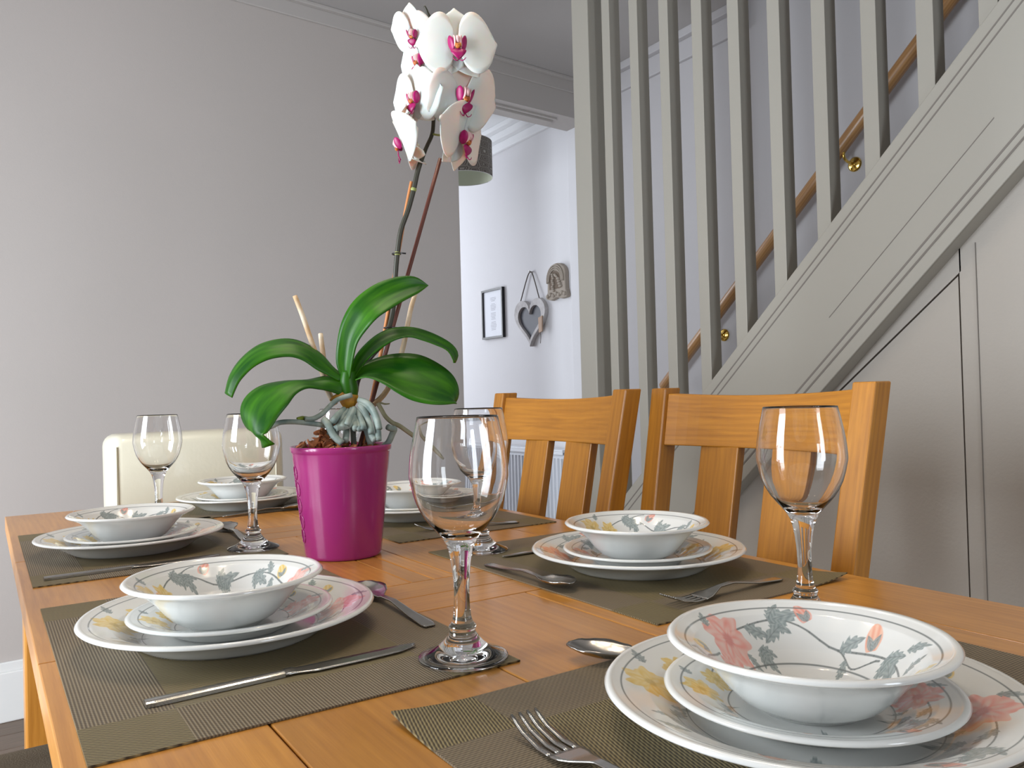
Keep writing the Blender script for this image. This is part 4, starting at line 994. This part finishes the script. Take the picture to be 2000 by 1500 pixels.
# canes beside the flower stem
def stake(name, pts, r, m_, label):
    o = otube(name, pts, r, m_, 10); o.parent = None; o.location = (PX, PY, T); o.rotation_euler = (0, 0, PROT)
    return tag(o, label, 'plant stake')
b_ = lambda p: (p[0] + (p[0] - 0) * 0, p[1], p[2])
def extend(pts, z_):   # carry the cane on down into the pot
    a, b = Vector(pts[-2]), Vector(pts[-1]); d = b - a; t = (b.z - z_) / max(-d.z, 1e-6); return pts + [tuple(b + d * t)]
stake('plant_stake', extend(STAKE, .135), .0030, M['bamboo'], 'long dark brown cane leaning right beside the orchid stem')
stake('plant_stake', extend(STAKE2, .135), .0028, M['orange_stake'], 'orange-brown cane clipped to the orchid flower stem')
def clip_(px_, label):
    bm = bmesh.new(); p = Vector(px_)
    ring = [(p.x + .0062 * math.cos(2 * PI * k / 16) - .001, p.y + .0085 * math.sin(2 * PI * k / 16) + .004, p.z) for k in range(17)]
    tube(bm, ring, .0010, 8, True, 1); tube(bm, [(p.x + .004, p.y - .004, p.z), (p.x + .012, p.y - .006, p.z - .001)], .0012, 8, True, 1)
    o = obj_from_bm('stem_clip', bm, M['black'], None, True); o.location = (PX, PY, T); o.rotation_euler = (0, 0, PROT); return tag(o, label, 'plant clip')
clip_(CLIP1, 'black plant clip holding the stem above the leaves'); clip_(CLIP2, 'black plant clip holding the stem just below the tallest leaf')

def petal_grid(bm, ang, L, W, cup, base=0.003, wave=0.0, back=0.0, p_=0.62, roundn=0.75):
    """petal in the flower plane (x right, z up, -y out), pointing along ang"""
    nu, nv = 14, 10; G = []
    ca, sa = math.cos(R_(ang)), math.sin(R_(ang))
    for i in range(nu + 1):
        u = i / nu; row = []
        w_ = W * max(math.sin(PI * min(u ** p_ * 0.97 + 0.02, 1)), 0.0) ** roundn + 0.0012
        for j in range(nv + 1):
            v = -1 + 2 * j / nv
            x = base + L * u * (1 - 0.10 * v * v * u); y = w_ * v
            out = cup * (4 * u * (1 - u) * 0.35 + (v * v) * 0.5 * math.sin(PI * u)) * L + wave * math.sin(v * 5 + u * 4) * L * u - back * u * u * L
            row.append(bm.verts.new((x * ca - y * sa, -out, x * sa + y * ca)))
        G.append(row)
    for i in range(nu):
        for j in range(nv): bm.faces.new((G[i][j], G[i + 1][j], G[i + 1][j + 1], G[i][j + 1]))
def ellipsoid(bm, c, s, rot=(0, 0, 0), sub=3):
    vs_ = bmesh.ops.create_icosphere(bm, subdivisions=sub, radius=1)['verts']
    mt = Matrix.Translation(c) @ Euler(rot).to_matrix().to_4x4()
    for v in vs_: v.co = mt @ Vector((v.co.x * s[0], v.co.y * s[1], v.co.z * s[2]))
    return vs_
def flower(loc, yaw, pitch, roll, k, label, lat=(4, 176), seps=(-55, -125), back=0.10, dors=90):
    """yaw turns the face to the image right, pitch tips it up"""
    mtx = Matrix.Rotation(R_(yaw), 4, 'Z') @ Matrix.Rotation(R_(-pitch), 4, 'X') @ Matrix.Rotation(R_(roll), 4, 'Y')
    bm = bmesh.new()
    petal_grid(bm, dors, .059 * k, .0225 * k, 0.10, back=back, p_=0.75, roundn=0.55)
    for s_ in seps: petal_grid(bm, s_, .050 * k, .0225 * k, 0.08, back=back, roundn=0.6)
    bmesh.ops.translate(bm, verts=bm.verts[:], vec=(0, .0055 * k, 0))
    nb = len(bm.verts)
    for s_ in lat: petal_grid(bm, s_, .057 * k, .0455 * k, 0.10, wave=0.015, back=back * 1.2, p_=0.80, roundn=0.55)
    bm.transform(mtx)
    f = obj_from_bm('flower', bm, M['petal'], orchid, True); f.location = loc; f['label'] = label
    s = f.modifiers.new('thickness', 'SOLIDIFY'); s.thickness = 0.0008; s.offset = 0
    # lip: two upright side lobes, a spade-shaped front lobe with two tendrils
    bm = bmesh.new()
    for sx in (-1, 1):
        vs_ = ellipsoid(bm, (sx * .0085, -.0075, -.0015), (.0022, .0060, .0098), (0, sx * 0.25, sx * -0.55), 3)
    n = 12; G = []
    for i in range(n + 1):
        u = i / n; w_ = .0105 * math.sin(PI * min(.30 + u * .70, 1)) ** 0.9 * (1 - .25 * u) + .0004
        if u < .18: w_ *= .35 + u / .18 * .65
        G.append([bm.verts.new((w_ * v, -.010 - .006 * math.sin(u * 1.6) + .004 * u * u - .001 * (1 - v * v), -.0095 - .0165 * u)) for v in (-1, -.5, 0, .5, 1)])
    for a, b in zip(G, G[1:]):
        for j in range(4): bm.faces.new((a[j], b[j], b[j + 1], a[j + 1]))
    for sx in (-1, 1):
        tube(bm, [(sx * .0006, -.0135, -.0255), (sx * .003, -.016, -.029), (sx * .0065, -.0165, -.0275), (sx * .0085, -.0155, -.0245)], [.0008, .0007, .0006, .0004], 6)
    for v in bm.verts: v.co *= k * 1.12
    bm.transform(mtx)
    lp = obj_from_bm('lip', bm, M['lip'], f, True); lp.modifiers.new('thickness', 'SOLIDIFY').thickness = 0.0006
    bm = bmesh.new(); ellipsoid(bm, (0, -.0085, .0030), (.0040, .0075, .0052), (0.5, 0, 0)); ellipsoid(bm, (0, -.0110, -.0005), (.0030, .0035, .0032))
    for sx in (-1, 1): ellipsoid(bm, (sx * .0052, -.0100, .0000), (.0010, .0050, .0078), (0, 0, sx * -.4))
    for v in bm.verts: v.co *= k * 1.12
    bm.transform(mtx); obj_from_bm('column', bm, M['column'], f, True)
    bm = bmesh.new(); ellipsoid(bm, (0, -.0120, -.0072), (.0040, .0032, .0034)); ellipsoid(bm, (-.0028, -.0122, -.0058), (.0016, .0022, .0030)); ellipsoid(bm, (.0028, -.0122, -.0058), (.0016, .0022, .0030))
    for v in bm.verts: v.co *= k * 1.12
    bm.transform(mtx); obj_from_bm('callus', bm, M['callus'], f, True)
    # stalk from the back of the flower to the main stem
    p = Vector(loc); best = min(STEM, key=lambda q: (Vector(q) - p - Vector((0, 0, .015))).length)
    bk_ = mtx @ Vector((0, 0.012 * k, 0.0))
    otube('pedicel', [p + bk_ * .2, p + bk_ * 1.6, (p + bk_ + Vector(best)) / 2 + Vector((0, .004, .004)), best], .0014, M['pedicel'], 8, f)
    return f
flower((0.1733, -0.03, 0.7166), -4, 4, -2, 0.98, 'largest open flower, facing the camera')
flower((0.1828, -0.016, 0.6518), 18, -14, 4, 0.98, 'second open flower, just below the largest', lat=(-6, 212), seps=(-68, -128))
flower((0.1821, -0.006, 0.5931), 48, -16, 0, 0.92, 'lowest flower on the right, turned right', lat=(20, 165), seps=(-80, -120))
flower((0.1153, 0.0, 0.6488), -48, -6, 0, 0.80, 'left flower turned sideways')
flower((0.1251, 0.010, 0.7086), -52, -4, 0, 0.78, 'flower tucked behind the largest one')
flower((0.1150, 0.012, 0.7500), -38, -38, 10, 0.60, 'top left flower, nodding down')
flower((0.0950, 0.002, 0.5846), -98, -20, 0, 0.80, 'lowest left flower seen from the side', back=0.45)


# ------------------------------------------------------------------ things in the hall
HX = XW
# document frame on the hall wall
pf = thing('picture_frame', 'slim black frame with a printed white sheet on the hall wall', 'picture frame', (HX, 4.080, T + 0.719))
def wallbox(name, y0, y1, z0, z1, x0, x1, m, parent, bev=0.0):
    bm = bmesh.new(); box(bm, (x0, y0, z0), (x1, y1, z1), 1); o = obj_from_bm(name, bm, m, parent)
    if bev: bevel(o, bev)
    return o
w2, h2 = 0.117, 0.150
bm = bmesh.new()
for a, b in (((-0.020, -w2, -h2), (-0.0005, -w2 + .012, h2)), ((-0.020, w2 - .012, -h2), (-0.0005, w2, h2)), ((-0.020, -w2 + .012, -h2), (-0.0005, w2 - .012, -h2 + .012)), ((-0.020, -w2 + .012, h2 - .012), (-0.0005, w2 - .012, h2))):
    box(bm, a, b, 1)
obj_from_bm('frame', bm, M['black'], pf)
pp_ = wallbox('sheet', -w2 + .012, w2 - .012, -h2 + .012, h2 - .012, -0.010, -0.004, M['paper'], pf)
bm = bmesh.new(); rr = random.Random(2)
for i in range(22):
    z_ = .095 - i * .0092
    if i in (3, 9, 15): continue
    l_ = rr.uniform(.02, .035)
    box(bm, (-0.0106, -l_ , z_), (-0.0099, l_ * .8, z_ + .0028), 1)
obj_from_bm('print_lines', bm, M['ink'], pp_)
# heart blackboard on a cord
ht = thing('heart_blackboard', 'whitewashed wooden heart blackboard hanging by a cord from a nail on the hall wall', 'wall ornament', (HX, 3.677, T + 0.624))
def heart(s, n=64):
    pts = []
    for i in range(n):
        t = 2 * PI * i / n
        x = 16 * math.sin(t) ** 3; y = 13 * math.cos(t) - 5 * math.cos(2 * t) - 2 * math.cos(3 * t) - math.cos(4 * t)
        pts.append((x / 16 * s * 0.150, (y + 2.5) / 15 * s * 0.138 + 0.002))
    return pts
def ring_prism(bm, outer, inner, x0, x1):
    n = len(outer)
    O0 = [bm.verts.new((x0, *p)) for p in outer]; O1 = [bm.verts.new((x1, *p)) for p in outer]; I0 = [bm.verts.new((x0, *p)) for p in inner]; I1 = [bm.verts.new((x1, *p)) for p in inner]
    for i in range(n):
        j = (i + 1) % n
        bm.faces.new((O0[i], O0[j], I0[j], I0[i])); bm.faces.new((O1[i], I1[i], I1[j], O1[j])); bm.faces.new((O0[i], O1[i], O1[j], O0[j])); bm.faces.new((I0[i], I0[j], I1[j], I1[i]))
    bmesh.ops.recalc_face_normals(bm, faces=bm.faces[:])
bm = bmesh.new(); ring_prism(bm, heart(1.0), [(a, b - 0.004) for a, b in heart(0.745)], -0.026, -0.001); bevel(obj_from_bm('heart_frame', bm, M['driftwood'], ht), 0.002)
bm = bmesh.new(); prism(bm, [(a, b - 0.004) for a, b in heart(0.79)], 0, -0.010, -0.003); obj_from_bm('blackboard', bm, M['slate'], ht)
bm = bmesh.new(); prism(bm, [(-.128, -.055), (-.100, -.062), (-.096, .022), (-.132, .030)], 0, -0.034, -0.0262); obj_from_bm('bare_wood_peg', bm, M['rawwood'], ht)
bm = bmesh.new(); tube(bm, [(-.018, .108, .105), (-.012, .03, .262), (-.012, -.004, .288), (-.012, -.03, .262), (-.018, -.098, .112)], .0032, 8); tube(bm, [(-.028, -.105, -.05), (-.030, -.112, -.085), (-.028, -.104, -.12)], .0018, 6)
obj_from_bm('hanging_cord', bm, M['cord'], ht, True)
bm = bmesh.new(); tube(bm, [(-.001, -.004, .291), (-.024, -.004, .294)], .003, 8, True, 1); nl = obj_from_bm('nail', bm, M['steel'], ht)
# carved plaque
cp_ = thing('carved_plaque', 'small carved stone-coloured arch ornament on the hall wall right of the heart', 'wall ornament', (HX, 3.413, T + 0.825))
out_ = []; n = 30
for i in range(n + 1):
    a = PI * i / n; out_.append((.078 * math.cos(a) * (1 + .05 * math.sin(3 * a)), .018 + .080 * math.sin(a) ** .8))
outline = [(.092, -.088), (.095, -.070), (.082, -.052)] + out_ + [(-.080, -.045), (-.090, -.075), (-.088, -.092), (-.04, -.096), (0, -.086), (.05, -.098)]
bm = bmesh.new(); prism(bm, outline, 0, -0.030, -0.001); pb = bevel(obj_from_bm('plaque_body', bm, M['carved'], cp_), 0.006, 3)
bm = bmesh.new()
inn = [(p[0] * .62 + .012, p[1] * .62 - .004) for p in out_] + [(-.036, -.040), (.060, -.040)]
prism(bm, inn, 0, -0.0315, -0.028); obj_from_bm('carved_recess_shade', bm, M['carvedark'], cp_)  # raised dark plate, its colour painting the shade of a carved hollow
bm = bmesh.new()
for a in range(3): tube(bm, [(-.033, .055 * math.cos(R_(q_)) * (1 + .16 * a) * .98 + .006, .070 * math.sin(R_(q_)) * (.8 + .16 * a) + .010) for q_ in range(-10, 191, 20)], .0045, 8, True, 2)
for i in range(9):
    ellipsoid(bm, (-.033, .028 - .004 * (i % 3), .040 - i * .011), (.008, .010, .007))
for i in range(7):
    ellipsoid(bm, (-.032, -.075 + i * .025, -.074 + (i % 2) * .008), (.009, .013, .011))
for i in range(4): ellipsoid(bm, (-.033, -.022 - i * .006, .012 - i * .014), (.008, .014, .008))
ellipsoid(bm, (-.034, -.004, .030), (.008, .020, .008), (0.6, 0, 0))
obj_from_bm('carving', bm, M['carved'], cp_, True)
# radiator
rd = thing('radiator', 'white ribbed panel radiator on the hall wall, glimpsed through the farther chair back', 'radiator', (HX, 3.86, 0.13))
bm = bmesh.new(); box(bm, (-0.085, -0.55, 0), (-0.065, 0.55, 0.545), 1); 
obj_from_bm('panel', bm, M['radiator'], rd)
for i in range(33):
    y_ = -0.53 + i * 0.0331
    bm = bmesh.new()
    prism(bm, [(-0.085, y_ - .009), (-0.094, y_ - .005), (-0.094, y_ + .005), (-0.085, y_ + .009)], 2, 0.03, 0.515)
    if i == 0: allr = bm
    else:
        m2 = bpy.data.meshes.new('t'); bm.to_mesh(m2); bm.free(); allr.from_mesh(m2); bpy.data.meshes.remove(m2)
obj_from_bm('panel_ribs', allr, M['radiator'], rd)
bm = bmesh.new(); box(bm, (-0.098, -0.555, 0.545), (-0.02, 0.555, 0.560), 1); box(bm, (-0.098, -0.555, 0.533), (-0.093, 0.555, 0.546), 1)
bevel(obj_from_bm('top_grille', bm, M['radiator'], rd), 0.002)
bm = bmesh.new()
for yy in (-.4, .4): box(bm, (-0.066, yy - .02, .05), (-0.0005, yy + .02, .5), 2)
obj_from_bm('wall_bracket', bm, M['radiator'], rd)
bm = bmesh.new(); tube(bm, [(-.07, -.57, .04), (-.07, -.60, .04), (-.07, -.605, .0), (-.07, -.605, -.158)], .0075, 10, True, 1); tube(bm, [(-.07, .57, .04), (-.07, .60, .04), (-.07, .605, .0), (-.07, .605, -.158)], .0075, 10, True, 1)
obj_from_bm('pipe', bm, M['radiator'], rd, True)
# pendant lamp in the hall
LX, LY = 2.245, 3.80
pl = thing('pendant_lamp', 'drum pendant lampshade with grey hexagon print hanging in the hall', 'lamp', (LX, LY, T + 1.43))
bm = bmesh.new(); uvl = bm.loops.layers.uv.verify(); seg = 72; r_ = 0.158; hh = 0.20
def ringv(r, z): return [bm.verts.new((r * math.cos(2 * PI * k / seg), r * math.sin(2 * PI * k / seg), z)) for k in range(seg)]
a, b = ringv(r_, 0), ringv(r_, hh)
for k in range(seg):
    f = bm.faces.new((a[k], a[(k + 1) % seg], b[(k + 1) % seg], b[k]))
    for lp, (u_, v_) in zip(f.loops, ((k, 0), (k + 1, 0), (k + 1, 1), (k, 1))): lp[uvl].uv = (u_ / seg, v_ * .9)
sh_ = obj_from_bm('lamp_shade', bm, M['lampcloth'], pl, True)
bm = bmesh.new(); lathe(bm, [(r_ - .0012, .002), (r_ - .0012, hh - .002)], seg)
obj_from_bm('shade_lining', bm, M['lining'], sh_, True)
bm = bmesh.new()
for z_ in (0, hh): tube(bm, [((r_ - .0006) * math.cos(2 * PI * k / 48), (r_ - .0006) * math.sin(2 * PI * k / 48), z_) for k in range(49)], .0014, 6, True, 1)
for k in range(3): tube(bm, [(0.02 * math.cos(k * 2.094), 0.02 * math.sin(k * 2.094), hh - .02), ((r_ - .001) * math.cos(k * 2.094), (r_ - .001) * math.sin(k * 2.094), hh)], .0014, 6, True, 1)
obj_from_bm('wire_frame', bm, M['metalwhite'], pl, True)
bm = bmesh.new(); lathe(bm, [(0, hh + .03), (.016, hh + .03), (.020, hh - .04), (0, hh - .04)], 24)
tube(bm, [(0, 0, hh + .02), (0, 0, HZ - 1.43)], .004, 8, True, 1); lathe(bm, [(0, HZ - 1.43), (.045, HZ - 1.43), (.040, HZ - 1.455), (0, HZ - 1.46)], 32)
obj_from_bm('cord_and_rose', bm, M['metalwhite'], pl, True)
bm = bmesh.new(); ellipsoid(bm, (0, 0, hh - .075), (.028, .028, .036)); obj_from_bm('light_bulb', bm, M['metalwhite'], pl, True)

# ceiling spotlights over the table
for i, (sx, sy) in enumerate([(0.25, 0.75), (0.62, 0.75), (0.25, 1.30), (0.62, 1.30)]):
    s = thing('ceiling_spotlight', 'white ceiling spotlight above the ' + ('near' if sy < 1 else 'far') + ' ' + ('left' if sx < .4 else 'right') + ' quarter of the table', 'lamp', (sx, sy, T + CZ), 0, 'ceiling spotlights')
    bm = bmesh.new(); lathe(bm, [(0, 0), (.045, 0), (.045, -.012), (.032, -.016), (.030, -.060), (.027, -.060), (.027, -.045), (0, -.045)], 28); obj_from_bm('lamp_body', bm, M['metalwhite'], s, True)
    bm = bmesh.new(); lathe(bm, [(0, -.0455), (.026, -.0455), (.026, -.053), (0, -.056)], 24); obj_from_bm('light_bulb', bm, M['bulb'], s, True)
    l = bpy.data.lights.new('spot_light', 'SPOT'); l.energy = 9.0; l.spot_size = R_(115); l.spot_blend = 0.9; l.shadow_soft_size = 0.035; l.color = (1.0, 0.83, 0.63)
    o = bpy.data.objects.new('spot_light', l); C.objects.link(o); o.location = (sx, sy, T + CZ - 0.075)
